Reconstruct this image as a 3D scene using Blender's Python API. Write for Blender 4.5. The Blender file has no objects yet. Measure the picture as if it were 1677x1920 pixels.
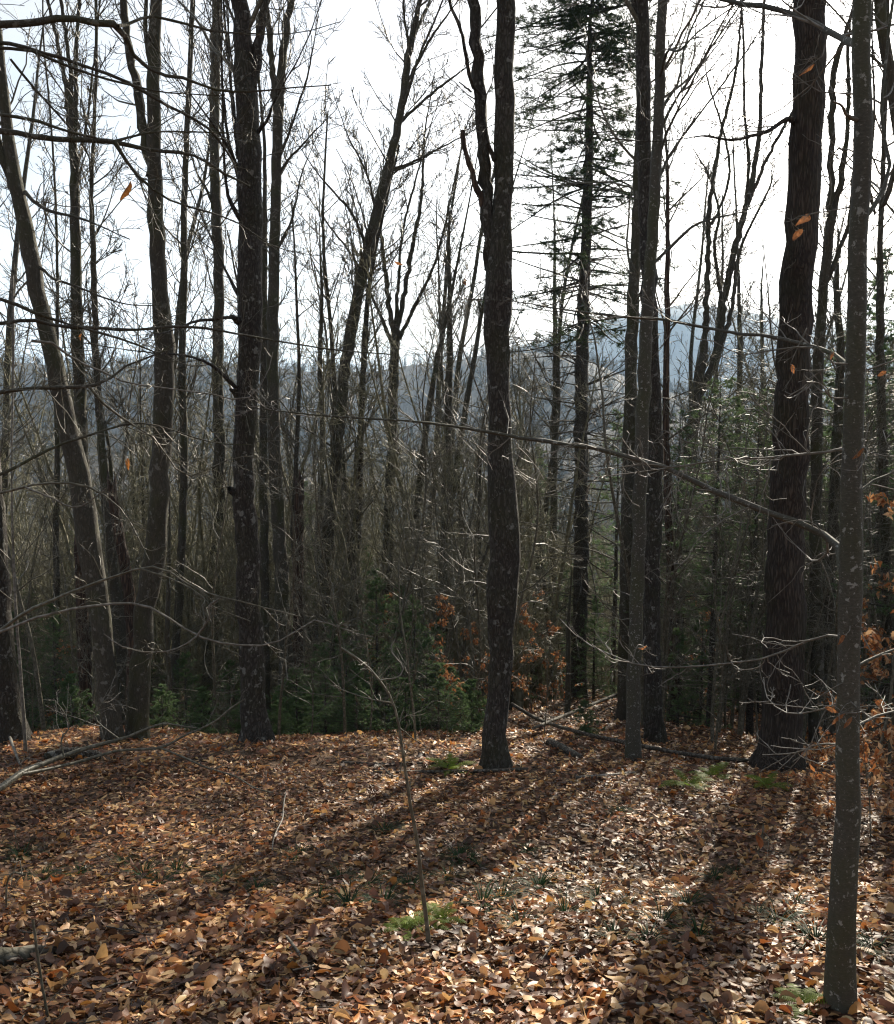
import bpy, math, random
import numpy as np
from mathutils import Vector, Matrix

# ------------------------------------------------------------------ camera, sky, sun, exposure
SC = bpy.context.scene
COL = SC.collection
FPX, CX, CY = 1732.0, 838.5, 960.0          # focal length and centre in photo pixels
PITCH = math.radians(6.0)                   # looking slightly downhill
EYE = np.array([0.0, 0.0, 1.6])
FWD = np.array([0, math.cos(PITCH), -math.sin(PITCH)])
UPV = np.array([0, math.sin(PITCH), math.cos(PITCH)])

cam_d = bpy.data.cameras.new('camera'); cam = bpy.data.objects.new('camera', cam_d); COL.objects.link(cam)
cam_d.sensor_fit = 'VERTICAL'; cam_d.sensor_height = 24.0; cam_d.lens = 24.0 * FPX / 1920.0
cam_d.clip_start = 0.05; cam_d.clip_end = 20000
cam.location = EYE; cam.rotation_euler = (math.radians(90) - PITCH, 0, 0)
SC.camera = cam

def ray(px, py):
    d = FWD + (px - CX) / FPX * np.array([1.0, 0, 0]) - (py - CY) / FPX * UPV
    return d
def at(px, py, D):
    """the point of the world seen at a photo pixel on the upright plane D metres ahead"""
    d = ray(px, py); return EYE + d * (D / d[1])
def depth(p): return float(np.dot(np.asarray(p) - EYE, FWD))

sd = ray(1640, -95); sd = sd / np.linalg.norm(sd)          # towards the sun
SUN_EL = math.asin(sd[2]); SUN_AZ = math.atan2(sd[0], sd[1])
world = bpy.data.worlds.new('World'); SC.world = world; world.use_nodes = True
wn = world.node_tree.nodes; wl = world.node_tree.links
bgn = wn['Background']
sky = wn.new('ShaderNodeTexSky'); sky.sky_type = 'NISHITA'; sky.sun_disc = False
sky.sun_elevation = SUN_EL; sky.sun_rotation = SUN_AZ
sky.air_density = 1.0; sky.dust_density = 2.2; sky.ozone_density = 1.0; sky.altitude = 300
# thin bright cloud veil over the whole dome
tc = wn.new('ShaderNodeTexCoord'); mp = wn.new('ShaderNodeMapping'); mp.inputs['Scale'].default_value = (1.6, 1.6, 4.0)
nz = wn.new('ShaderNodeTexNoise'); nz.inputs['Scale'].default_value = 1.7; nz.inputs['Detail'].default_value = 6; nz.inputs['Roughness'].default_value = .55
rp = wn.new('ShaderNodeMapRange'); rp.inputs['From Min'].default_value = .3; rp.inputs['From Max'].default_value = .7
rp.inputs['To Min'].default_value = .3; rp.inputs['To Max'].default_value = .95
mxw = wn.new('ShaderNodeMix'); mxw.data_type = 'RGBA'
bwn = wn.new('ShaderNodeRGBToBW'); vadd = wn.new('ShaderNodeMath'); vadd.operation = 'MULTIPLY_ADD'; vadd.inputs[1].default_value = 1.05; vadd.inputs[2].default_value = 1.6
wl.new(sky.outputs['Color'], bwn.inputs[0]); wl.new(bwn.outputs[0], vadd.inputs[0]); wl.new(vadd.outputs[0], mxw.inputs['B'])
wl.new(tc.outputs['Generated'], mp.inputs['Vector']); wl.new(mp.outputs['Vector'], nz.inputs['Vector'])
wl.new(nz.outputs['Fac'], rp.inputs['Value']); wl.new(rp.outputs['Result'], mxw.inputs['Factor'])
wl.new(sky.outputs['Color'], mxw.inputs['A']); wl.new(mxw.outputs['Result'], bgn.inputs['Color'])
bgn.inputs['Strength'].default_value = 0.067

sun_d = bpy.data.lights.new('sun', 'SUN'); sun = bpy.data.objects.new('sun', sun_d); COL.objects.link(sun)
sun_d.energy = 5.0; sun_d.angle = math.radians(0.6); sun_d.color = (1.0, .90, .74)
sun.rotation_euler = Vector(-sd).to_track_quat('-Z', 'Y').to_euler()
sun.location = (8, 20, 30)

vs = SC.view_settings
SC.display_settings.display_device = 'sRGB'
vs.view_transform = 'Standard'; vs.look = 'None'; vs.exposure = 1.42; vs.gamma = 1.0; vs.use_curve_mapping = False
cy = SC.cycles
cy.use_denoising = True
try: cy.denoiser = 'OPENIMAGEDENOISE'; cy.denoising_input_passes = 'RGB_ALBEDO_NORMAL'; cy.denoising_prefilter = 'ACCURATE'
except Exception: pass
cy.max_bounces = 5; cy.diffuse_bounces = 2; cy.glossy_bounces = 1; cy.transmission_bounces = 3; cy.transparent_max_bounces = 4
cy.volume_bounces = 0; cy.caustics_reflective = False; cy.caustics_refractive = False
cy.sample_clamp_indirect = 4.0
SC.render.film_transparent = False
try: cy.pixel_filter_type = 'BLACKMAN_HARRIS'; cy.filter_width = 1.2
except Exception: pass

# ------------------------------------------------------------------ helpers
RNG = np.random.default_rng(7)
def norm(a): return a / np.maximum(np.linalg.norm(a, axis=-1, keepdims=True), 1e-9)

def tag(o, label=None, cat=None, group=None, kind=None):
    if label: o['label'] = label
    if cat: o['category'] = cat
    if group: o['group'] = group
    if kind: o['kind'] = kind
    return o
def empty(name, loc, label=None, cat=None, group=None):
    o = bpy.data.objects.new(name, None); COL.objects.link(o); o.location = loc
    o.empty_display_size = .3
    return tag(o, label, cat, group)
def link(name, me, parent=None, loc=None):
    o = bpy.data.objects.new(name, me); COL.objects.link(o)
    if parent is not None: o.parent = parent
    if loc is not None: o.location = loc
    return o
def mesh_np(name, V, F, mat, smooth=True, col=None):
    """F: (m,k) index array, or list of such arrays with different k"""
    Fs = F if isinstance(F, list) else [F]
    Fs = [f for f in Fs if len(f)]
    V = np.ascontiguousarray(V, dtype=np.float32)
    me = bpy.data.meshes.new(name)
    me.vertices.add(len(V)); me.vertices.foreach_set('co', V.ravel())
    tot = np.concatenate([np.full(len(f), f.shape[1], dtype=np.int32) for f in Fs])
    loops = np.concatenate([f.ravel() for f in Fs]).astype(np.int32)
    starts = np.concatenate([[0], np.cumsum(tot)[:-1]]).astype(np.int32)
    me.loops.add(len(loops)); me.loops.foreach_set('vertex_index', loops)
    me.polygons.add(len(tot)); me.polygons.foreach_set('loop_start', starts)
    me.polygons.foreach_set('use_smooth', np.full(len(tot), smooth, dtype=bool))
    me.update(calc_edges=True)
    if col is not None:
        a = me.color_attributes.new('Col', 'FLOAT_COLOR', 'POINT')
        c = np.ones((len(V), 4), dtype=np.float32); c[:, :3] = col
        a.data.foreach_set('color', c.ravel())
    if mat is not None: me.materials.append(mat)
    return me

class Tubes:
    def __init__(s): s.V = []; s.F = []; s.n = 0
    def add(s, P, R, k, lump=None):
        P = np.asarray(P, float); R = np.asarray(R, float)
        if P.ndim == 2: P = P[None]; R = R[None]
        B, N = R.shape
        if B == 0: return s
        T = norm(np.gradient(P, axis=1))
        mean = norm(P[:, -1] - P[:, 0])
        ref = np.where(np.abs(mean[:, 2:3]) < .8, np.array([[0, 0, 1.0]]), np.array([[1.0, .13, 0]]))
        U = norm(np.cross(T, ref[:, None, :])); W = np.cross(T, U)
        a = 2 * np.pi * np.arange(k) / k
        rr = R[:, :, None] if lump is None else R[:, :, None] * lump
        ring = P[:, :, None] + (rr * np.cos(a))[..., None] * U[:, :, None] + (rr * np.sin(a))[..., None] * W[:, :, None]
        base = s.n + (np.arange(B) * N * k)[:, None, None] + (np.arange(N - 1) * k)[None, :, None]
        j = np.arange(k)[None, None]; j2 = (np.arange(k) + 1) % k; j2 = j2[None, None]
        f = np.stack([base + j, base + j2, base + k + j2, base + k + j], -1).reshape(-1, 4)
        s.V.append(ring.reshape(-1, 3)); s.F.append(f); s.n += B * N * k
        return s
    def mesh(s, name, mat, off=None):
        V = np.concatenate(s.V)
        if off is not None: V = V - np.asarray(off)
        return mesh_np(name, V, np.concatenate(s.F), mat)

def grow(P, R, n, rng, t0, t1, a0, a1, l0, l1, N, wig, up, rfrac, rmin, flat=0.0, shrink=.5, rel=False, endr=.3):
    B, N0, _ = P.shape
    idx = np.repeat(np.arange(B), n)
    m = len(idx)
    if m == 0: return np.zeros((0, N, 3)), np.zeros((0, N))
    t = rng.uniform(t0, t1, m)
    f = t * (N0 - 1); i = np.clip(f.astype(int), 0, N0 - 2); w = (f - i)[:, None]
    p0 = P[idx, i]; p1 = P[idx, i + 1]
    pos = p0 * (1 - w) + p1 * w
    T = norm(p1 - p0)
    r = R[idx, i] * (1 - w[:, 0]) + R[idx, i + 1] * w[:, 0]
    v = rng.normal(size=(m, 3)); v[:, 2] *= (1 - flat)
    v -= (v * T).sum(-1, keepdims=True) * T; v = norm(v)
    a = np.radians(rng.uniform(a0, a1, m))[:, None]
    d = np.cos(a) * T + np.sin(a) * v
    L = rng.uniform(l0, l1, m) * (1 - shrink * (t - t0) / max(t1 - t0, 1e-6))
    if rel: L = L * np.linalg.norm(np.diff(P, axis=1), axis=-1).sum(1)[idx]
    r0 = np.maximum(np.minimum(r * .72, L * rfrac), rmin)
    out = np.zeros((m, N, 3)); out[:, 0] = pos
    seg = (L / (N - 1))[:, None]
    drift = rng.normal(size=(m, 3)) * wig * .35
    for k in range(1, N):
        d = norm(d + wig * rng.normal(size=(m, 3)) + drift + np.array([0, 0, up]))
        out[:, k] = out[:, k - 1] + d * seg
    s = np.linspace(0, 1, N)[None]
    rad = np.maximum(r0[:, None] * (1 - (1 - endr) * s), rmin)
    return out, rad

def smooth_path(pts, n):
    """Catmull-Rom through rows of pts (any columns), n samples evenly along the length"""
    p = np.asarray(pts, float)
    q = np.vstack([2 * p[0] - p[1], p, 2 * p[-1] - p[-2]])
    out = []
    for i in range(1, len(q) - 2):
        t = np.linspace(0, 1, 9)[:-1, None]
        a, b, c, d = q[i - 1], q[i], q[i + 1], q[i + 2]
        out.append(.5 * (2 * b + (c - a) * t + (2 * a - 5 * b + 4 * c - d) * t ** 2 + (3 * b - a - 3 * c + d) * t ** 3))
    o = np.vstack(out + [q[-2:-1]])
    L = np.concatenate([[0], np.cumsum(np.linalg.norm(np.diff(o[:, :3], axis=0), axis=1))])
    s = np.linspace(0, L[-1], n)
    return np.stack([np.interp(s, L, o[:, j]) for j in range(o.shape[1])], 1)

# value noise for terrain and lumps
_tab = np.random.default_rng(3).uniform(-1, 1, (256, 256))
def vnoise(x, y):
    xi = np.floor(x).astype(int); yi = np.floor(y).astype(int)
    fx = x - xi; fy = y - yi; fx = fx * fx * (3 - 2 * fx); fy = fy * fy * (3 - 2 * fy)
    g = lambda a, b: _tab[a % 256, b % 256]
    return (g(xi, yi) * (1 - fx) + g(xi + 1, yi) * fx) * (1 - fy) + (g(xi, yi + 1) * (1 - fx) + g(xi + 1, yi + 1) * fx) * fy

# ------------------------------------------------------------------ materials
def mat_new(name):
    m = bpy.data.materials.new(name); m.use_nodes = True
    nt = m.node_tree; b = nt.nodes['Principled BSDF']
    return m, nt, b
def N_(nt, t, **kw):
    n = nt.nodes.new(t)
    for k, v in kw.items():
        if hasattr(n, k): setattr(n, k, v)
        else: n.inputs[k].default_value = v
    return n
def ramp(nt, stops):
    r = nt.nodes.new('ShaderNodeValToRGB'); e = r.color_ramp.elements
    e[0].position = stops[0][0]; e[0].color = (*stops[0][1], 1)
    e[1].position = stops[-1][0]; e[1].color = (*stops[-1][1], 1)
    for p, c in stops[1:-1]:
        x = e.new(p); x.color = (*c, 1)
    return r
def bark(name, dark, mid, pale, moss=0.0, stretch=.22, scale=26, bump=.6, dist=.02, lichen=.0, rough=.85, cells=1.0, warp=.06, lscale=1.0):
    m, nt, b = mat_new(name); L = nt.links
    tc = N_(nt, 'ShaderNodeTexCoord'); mp = N_(nt, 'ShaderNodeMapping'); mp.inputs['Scale'].default_value = (1, 1, stretch)
    oi = N_(nt, 'ShaderNodeObjectInfo')
    add = N_(nt, 'ShaderNodeVectorMath', operation='ADD')
    mul = N_(nt, 'ShaderNodeMath', operation='MULTIPLY'); mul.inputs[1].default_value = 37.0
    L.new(oi.outputs['Random'], mul.inputs[0]); L.new(tc.outputs['Object'], add.inputs[0]); L.new(mul.outputs[0], add.inputs[1])
    L.new(add.outputs[0], mp.inputs['Vector'])
    n0 = N_(nt, 'ShaderNodeTexNoise', Scale=scale * .5, Detail=3.0)
    mixv = N_(nt, 'ShaderNodeMix', data_type='VECTOR'); mixv.inputs['Factor'].default_value = warp
    L.new(mp.outputs[0], n0.inputs['Vector']); L.new(mp.outputs[0], mixv.inputs['A']); L.new(n0.outputs['Color'], mixv.inputs['B'])
    vo = N_(nt, 'ShaderNodeTexVoronoi', feature='DISTANCE_TO_EDGE', Scale=scale)
    L.new(mixv.outputs['Result'], vo.inputs['Vector'])
    fn = N_(nt, 'ShaderNodeTexNoise', Scale=scale * 3, Detail=5.0, Roughness=.65); L.new(mp.outputs[0], fn.inputs['Vector'])
    hgt = N_(nt, 'ShaderNodeMath', operation='MULTIPLY_ADD'); hgt.inputs[1].default_value = .45 + .9 * (1 - cells) + .35
    sm = N_(nt, 'ShaderNodeMapRange'); sm.inputs['From Max'].default_value = .28
    sm.inputs['To Max'].default_value = cells; L.new(vo.outputs['Distance'], sm.inputs['Value']); L.new(fn.outputs['Fac'], hgt.inputs[0]); L.new(sm.outputs[0], hgt.inputs[2])
    big = N_(nt, 'ShaderNodeTexNoise', Scale=2.3, Detail=4.0); L.new(add.outputs[0], big.inputs['Vector'])
    c1 = ramp(nt, [(.25, dark), (.65, mid), (1.0, pale)])
    hs = N_(nt, 'ShaderNodeMath', operation='MULTIPLY_ADD'); hs.inputs[1].default_value = .55; hs.inputs[2].default_value = -.05
    ad2 = N_(nt, 'ShaderNodeMath', operation='MULTIPLY_ADD'); ad2.inputs[1].default_value = .45
    L.new(hgt.outputs[0], hs.inputs[0]); L.new(big.outputs['Fac'], ad2.inputs[0]); L.new(hs.outputs[0], ad2.inputs[2])
    L.new(ad2.outputs[0], c1.inputs[0])
    out = c1.outputs[0]
    def patch(scale_, lo, hi, colour, fac, src, vec):
        n = N_(nt, 'ShaderNodeTexNoise', Scale=scale_, Detail=5.0, Roughness=.6); L.new(vec, n.inputs['Vector'])
        r = N_(nt, 'ShaderNodeMapRange'); r.inputs['From Min'].default_value = lo; r.inputs['From Max'].default_value = hi; r.inputs['To Max'].default_value = fac
        L.new(n.outputs['Fac'], r.inputs['Value'])
        x = N_(nt, 'ShaderNodeMix', data_type='RGBA'); x.inputs['B'].default_value = (*colour, 1)
        L.new(r.outputs[0], x.inputs['Factor']); L.new(src, x.inputs['A'])
        return x.outputs['Result']
    if moss: out = patch(1.7, .48, .66, (.055, .062, .022), moss, out, add.outputs[0])
    if lichen:
        out = patch(9.0 * lscale, .60, .64, (.30, .30, .27), lichen, out, add.outputs[0])
        out = patch(23.0 * lscale, .63, .66, (.26, .25, .22), lichen * .8, out, add.outputs[0])
    L.new(out, b.inputs['Base Color']); b.inputs['Roughness'].default_value = rough
    b.inputs['Specular IOR Level'].default_value = .3
    bp = N_(nt, 'ShaderNodeBump', Strength=bump, Distance=dist)
    L.new(hgt.outputs[0], bp.inputs['Height']); L.new(bp.outputs[0], b.inputs['Normal'])
    return m
M = {}
M['rough'] = bark('bark_rough', (0.0126, 0.0105, 0.0084), (0.0476, 0.0406, 0.0336), (0.119, 0.1078, 0.0938), moss=.3, lichen=.6, bump=.9, dist=.025, scale=30, stretch=.3, cells=.6, warp=.10)
M['furrow'] = bark('bark_furrowed', (0.0135, 0.0101, 0.0081), (0.054, 0.0419, 0.0338), (0.1215, 0.0972, 0.077), moss=.25, stretch=.12, scale=34, bump=1.0, dist=.03, cells=.75, warp=.08)
M['smooth'] = bark('bark_smooth', (0.0288, 0.0264, 0.0204), (0.0624, 0.0576, 0.0444), (0.12, 0.114, 0.0936), moss=.5, stretch=2.2, scale=24, bump=.45, dist=.004, lichen=.75, rough=.75, cells=.04, lscale=3.5)
M['mid'] = bark('bark_grey', (0.0264, 0.024, 0.0174), (0.06, 0.054, 0.0408), (0.102, 0.0936, 0.0744), moss=.6, stretch=.3, scale=30, bump=.6, dist=.012, lichen=.35, cells=.4, warp=.08)
M['conifer_bark'] = bark('bark_scaly', (0.0187, 0.015, 0.0112), (0.0562, 0.0488, 0.0404), (0.1125, 0.1013, 0.0844), moss=.15, stretch=.7, scale=30, bump=.7, dist=.014, lichen=.2)
M['red'] = bark('wood_weathered_red', (.018, .011, .008), (.055, .036, .026), (.12, .078, .055), stretch=.1, scale=24, bump=.8, dist=.015)
M['dead'] = bark('wood_fallen', (.02, .016, .012), (.07, .06, .048), (.16, .145, .12), moss=.25, stretch=1.0, scale=20, bump=.5, dist=.008)
M['twig'] = bark('bark_twig', (.05, .046, .032), (.105, .096, .068), (.165, .152, .115), stretch=1.0, scale=18, bump=.1, dist=.002, rough=.5)
M['pale_twig'] = bark('bark_pale_twig', (.085, .077, .063), (.145, .133, .11), (.22, .205, .18), stretch=1.0, scale=18, bump=.1, dist=.002, rough=.6)
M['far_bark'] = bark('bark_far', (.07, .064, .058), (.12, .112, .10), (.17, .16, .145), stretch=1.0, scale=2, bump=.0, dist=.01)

def leafmat(name, trans, rough=.5, spec=.5, tint=(1, 1, 1)):
    m, nt, b = mat_new(name); L = nt.links
    at_ = N_(nt, 'ShaderNodeVertexColor', layer_name='Col')
    n = N_(nt, 'ShaderNodeTexNoise', Scale=60.0, Detail=3.0); g = N_(nt, 'ShaderNodeNewGeometry')
    L.new(g.outputs['Position'], n.inputs['Vector'])
    mr = N_(nt, 'ShaderNodeMapRange'); mr.inputs['To Min'].default_value = .7; mr.inputs['To Max'].default_value = 1.25
    L.new(n.outputs['Fac'], mr.inputs['Value'])
    mu = N_(nt, 'ShaderNodeMix', data_type='RGBA', blend_type='MULTIPLY'); mu.inputs['Factor'].default_value = 1
    cmb = N_(nt, 'ShaderNodeCombineColor')
    for i in range(3): L.new(mr.outputs[0], cmb.inputs[i])
    L.new(at_.outputs['Color'], mu.inputs['A']); L.new(cmb.outputs[0], mu.inputs['B'])
    L.new(mu.outputs['Result'], b.inputs['Base Color'])
    b.inputs['Roughness'].default_value = rough; b.inputs['Specular IOR Level'].default_value = spec
    tr = N_(nt, 'ShaderNodeBsdfTranslucent'); ms = N_(nt, 'ShaderNodeMixShader'); ms.inputs[0].default_value = trans
    L.new(mu.outputs['Result'], tr.inputs['Color'])
    L.new(b.outputs[0], ms.inputs[1]); L.new(tr.outputs[0], ms.inputs[2])
    L.new(ms.outputs[0], nt.nodes['Material Output'].inputs['Surface'])
    return m
M['litter'] = leafmat('dead_leaf', .32, .5, .36)
M['dryleaf'] = leafmat('dry_hanging_leaf', .4, .55, .3)
M['needle'] = leafmat('needles', .5, .55, .25)
M['fern'] = leafmat('fern_frond', .5, .6, .15)

def ground_mat():
    m, nt, b = mat_new('forest_floor'); L = nt.links
    g = N_(nt, 'ShaderNodeNewGeometry')
    n1 = N_(nt, 'ShaderNodeTexNoise', Scale=.35, Detail=4.0); n2 = N_(nt, 'ShaderNodeTexVoronoi', Scale=14.0); n3 = N_(nt, 'ShaderNodeTexNoise', Scale=30.0, Detail=5.0)
    for n in (n1, n2, n3): L.new(g.outputs['Position'], n.inputs['Vector'])
    c = ramp(nt, [(.2, (.028, .018, .011)), (.5, (.075, .046, .028)), (.8, (.15, .095, .058)), (1.0, (.24, .17, .11))])
    sep = N_(nt, 'ShaderNodeSeparateColor'); L.new(n2.outputs['Color'], sep.inputs[0])
    mx = N_(nt, 'ShaderNodeMath', operation='MULTIPLY_ADD'); mx.inputs[1].default_value = .5
    L.new(sep.outputs[0], mx.inputs[0])
    m3 = N_(nt, 'ShaderNodeMath', operation='MULTIPLY'); m3.inputs[1].default_value = .6; L.new(n3.outputs['Fac'], m3.inputs[0]); L.new(m3.outputs[0], mx.inputs[2])
    L.new(mx.outputs[0], c.inputs[0])
    # beyond the wood floor the far slopes show the grey of bare woods
    ln = N_(nt, 'ShaderNodeVectorMath', operation='LENGTH'); L.new(g.outputs['Position'], ln.inputs[0])
    fr = N_(nt, 'ShaderNodeMapRange'); fr.inputs['From Min'].default_value = 60; fr.inputs['From Max'].default_value = 220
    L.new(ln.outputs['Value'], fr.inputs['Value'])
    n4 = N_(nt, 'ShaderNodeTexNoise', Scale=.03, Detail=8.0, Roughness=.7); L.new(g.outputs['Position'], n4.inputs['Vector'])
    c2 = ramp(nt, [(.3, (.03, .032, .026)), (.5, (.06, .056, .05)), (.7, (.085, .078, .07))]); L.new(n4.outputs['Fac'], c2.inputs[0])
    x = N_(nt, 'ShaderNodeMix', data_type='RGBA'); L.new(fr.outputs[0], x.inputs['Factor']); L.new(c.outputs[0], x.inputs['A']); L.new(c2.outputs[0], x.inputs['B'])
    L.new(x.outputs['Result'], b.inputs['Base Color']); b.inputs['Roughness'].default_value = .9; b.inputs['Specular IOR Level'].default_value = .15
    bp = N_(nt, 'ShaderNodeBump', Strength=.8, Distance=.03); L.new(mx.outputs[0], bp.inputs['Height']); L.new(bp.outputs[0], b.inputs['Normal'])
    return m
M['ground'] = ground_mat()

# ------------------------------------------------------------------ terrain
KY = np.array([-400, -60, 0, 6, 12, 20, 30, 60, 130, 200, 300, 9000.])
KZ = np.array([90, 13, 0, -1.55, -2.95, -5.05, -7.8, -16.5, -36, -46, -50, -50.])
_yy = np.linspace(-400, 320, 7201); _zz = np.interp(_yy, KY, KZ)
_zz = np.convolve(np.pad(_zz, 20, mode='edge'), np.ones(41) / 41, mode='valid')
_zz -= np.interp(0, _yy, _zz)
def crest(D, knots, sub):
    pts = np.array([at(px, py, D) for px, py in knots]); return pts[:, 0], pts[:, 2] - sub
HILLS = []
for D, wid, knots, sub in (
    (330, 120, [(-1500, 800), (0, 770), (420, 790), (700, 800), (1000, 770), (1250, 740), (1700, 730), (3200, 700)], 13),
    (700, 250, [(-2500, 600), (-600, 630), (0, 648), (130, 658), (250, 652), (400, 642), (560, 664), (700, 668), (800, 655), (900, 640), (1050, 625), (1200, 690), (1400, 730), (1700, 730), (3500, 700)], 13),
    (2000, 600, [(-1200, 760), (600, 740), (1000, 640), (1150, 590), (1230, 572), (1290, 566), (1350, 574), (1420, 590), (1550, 618), (1750, 640), (2600, 700), (4500, 720)], 8)):
    cx, cz = crest(D, knots, sub); HILLS.append((D, wid, cx, cz))
FEET = [(0.62, 12.0, .42), (4.33, 11.9, .62), (-2.95, 14.6, .5), (2.6, 12.5, .4), (3.0, 14.2, .45)]
def Hgt(x, y, fine=True):
    x = np.asarray(x, float); y = np.asarray(y, float)
    z = np.where(y < 319, np.interp(y, _yy, _zz), -50.0)
    for D, wid, cx, cz in HILLS:
        c = np.interp(x, cx, cz)
        h = -50 + (c + 50) * np.exp(-((y - D) / wid) ** 2)
        z = np.where(y > 150, np.maximum(z, h), z)
    r = np.hypot(x, y)
    near = np.clip((60 - r) / 40, 0, 1)
    if fine:
        z = z + near * ((.10 + .12 * np.clip((y - 11) / 3, 0, 1)) * vnoise(x * .45 + 9.3, y * .45) + .035 * vnoise(x * 1.3, y * 1.3 + 4) + .018 * vnoise(x * 3.7 + 1, y * 3.7))
        # low mound on the left, shallow dip in front of it
        z = z + .30 * np.exp(-(((x + 3.2) / 3.0) ** 2 + ((y - 11.5) / 2.6) ** 2)) - .14 * np.exp(-((y - 6.6) / 1.1) ** 2) * near
        for bx, by, br in FEET: z = z + .10 * np.exp(-((x - bx) ** 2 + (y - by) ** 2) / br ** 2)
        z = z - .075 * np.clip(y - 13.2, 0, 14) / (1 + np.exp((x - .6) / .7)) * near
    mid = np.clip((r - 60) / 200, 0, 1)
    z = z + mid * (3.5 * vnoise(x * .012, y * .012) + 1.2 * vnoise(x * .04 + 7, y * .04))
    return z
H0 = float(Hgt(0, 0))
EYE[2] = 1.6 + 0.0
def ground_hit(px, py):
    d = ray(px, py); s = 1.0
    for _ in range(4000):
        p = EYE + d * s
        if p[2] <= Hgt(p[0], p[1]): return p
        s *= 1.004
    return EYE + d * s

def axis_grid(lo, hi, fine, n):
    """coordinates dense near 0 and wide far away"""
    k = np.arcsinh
    return fine * np.sinh(np.linspace(k(lo / fine), k(hi / fine), n))
gx = axis_grid(-5200, 5200, 1.6, 211); gy = np.concatenate([axis_grid(-300, 0, 1.6, 40)[:-1], axis_grid(0, 6500, 2.2, 280)])
GX, GY = np.meshgrid(gx, gy)
GZ = Hgt(GX, GY)
V = np.stack([GX, GY, GZ], -1).reshape(-1, 3)
nx = len(gx); ii = (np.arange(len(gy) - 1)[:, None] * nx + np.arange(nx - 1)[None]).ravel()
F = np.stack([ii, ii + 1, ii + nx + 1, ii + nx], 1)
ground = link('ground', mesh_np('ground', V, F, M['ground']))
tag(ground, 'leaf covered forest floor sloping down to a wooded valley and hills', 'ground', kind='structure')

# ------------------------------------------------------------------ leaves
def leaves_np(pos, size, nrm, head, rng, col, full=True, asp=(.30, .56)):
    n = len(pos)
    nrm = norm(nrm); hx = head - (head * nrm).sum(-1, keepdims=True) * nrm; hx = norm(hx); hy = np.cross(nrm, hx)
    a = rng.uniform(*asp, n) * .5; w_ = np.where(rng.random(n) < .25, 1.0, .32); curl = rng.normal(0, .32, n) * w_; fl = rng.normal(.3, .9, n) * w_; fr = rng.normal(.3, .9, n) * w_; tw = rng.normal(0, .7, n) * w_
    z0 = np.zeros(n); o = np.ones(n)
    def row(s, w): return [(s * o - .5, -w * a, np.abs(w) * a * fl + tw * (s - .5) * w * .5), (s * o - .5, z0, z0), (s * o - .5, w * a, np.abs(w) * a * fr - tw * (s - .5) * w * .5)]
    if full == 2:
        loc = [(-.5 * o, z0, z0)] + row(.10, .52) + row(.32, .97) + row(.58, .94) + row(.82, .55) + [(.5 * o, z0, z0)]
        q = np.array([[b + a_, b + a_ + 3, b + a_ + 4, b + a_ + 1] for b in (1, 4, 7) for a_ in (0, 1)]); t = np.array([[0, 1, 2], [0, 2, 3], [10, 13, 11], [11, 13, 12]])
    elif full:
        loc = [(-.5 * o, z0, z0)] + row(.22, .85) + row(.66, .88) + [(.5 * o, z0, z0)]
        q = np.array([[1, 4, 5, 2], [2, 5, 6, 3]]); t = np.array([[0, 1, 2], [0, 2, 3], [4, 7, 5], [5, 7, 6]])
    else:
        loc = [(-.5 * o, z0, z0)] + row(.45, 1.0) + [(.5 * o, z0, z0)]
        q = np.zeros((0, 4), int); t = np.array([[0, 1, 2], [0, 2, 3], [1, 4, 2], [2, 4, 3]])
    L = np.stack([np.stack(l, -1) for l in loc], 1)                        # n,k,3
    L[..., 2] += curl[:, None] * (4 * L[..., 0] ** 2 - .3) + rng.normal(0, .02, L.shape[:2])
    L *= size[:, None, None]
    W = pos[:, None] + L[..., :1] * hx[:, None] + L[..., 1:2] * hy[:, None] + L[..., 2:] * nrm[:, None]
    k = L.shape[1]; off = (np.arange(n) * k)[:, None, None]
    Fs = [(t[None] + off).reshape(-1, 3)]
    if len(q): Fs.append((q[None] + off).reshape(-1, 4))
    C = np.repeat(col, k, axis=0)
    return W.reshape(-1, 3), Fs, C
PAL = np.array([(.64, .43, .21), (.84, .65, .38), (.36, .20, .11), (.44, .18, .06), (.19, .105, .068), (.115, .07, .053), (.26, .155, .105), (.52, .27, .08)])
PAL = PAL * np.array([.85, .71, .61])
PW = np.array([.15, .13, .15, .08, .17, .17, .15, .04])
def leafcol(n, rng, w=PW): return PAL[rng.choice(len(PAL), n, p=w / w.sum())] * rng.uniform(.75, 1.2, (n, 1)) * rng.uniform(.94, 1.06, (n, 3))

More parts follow.
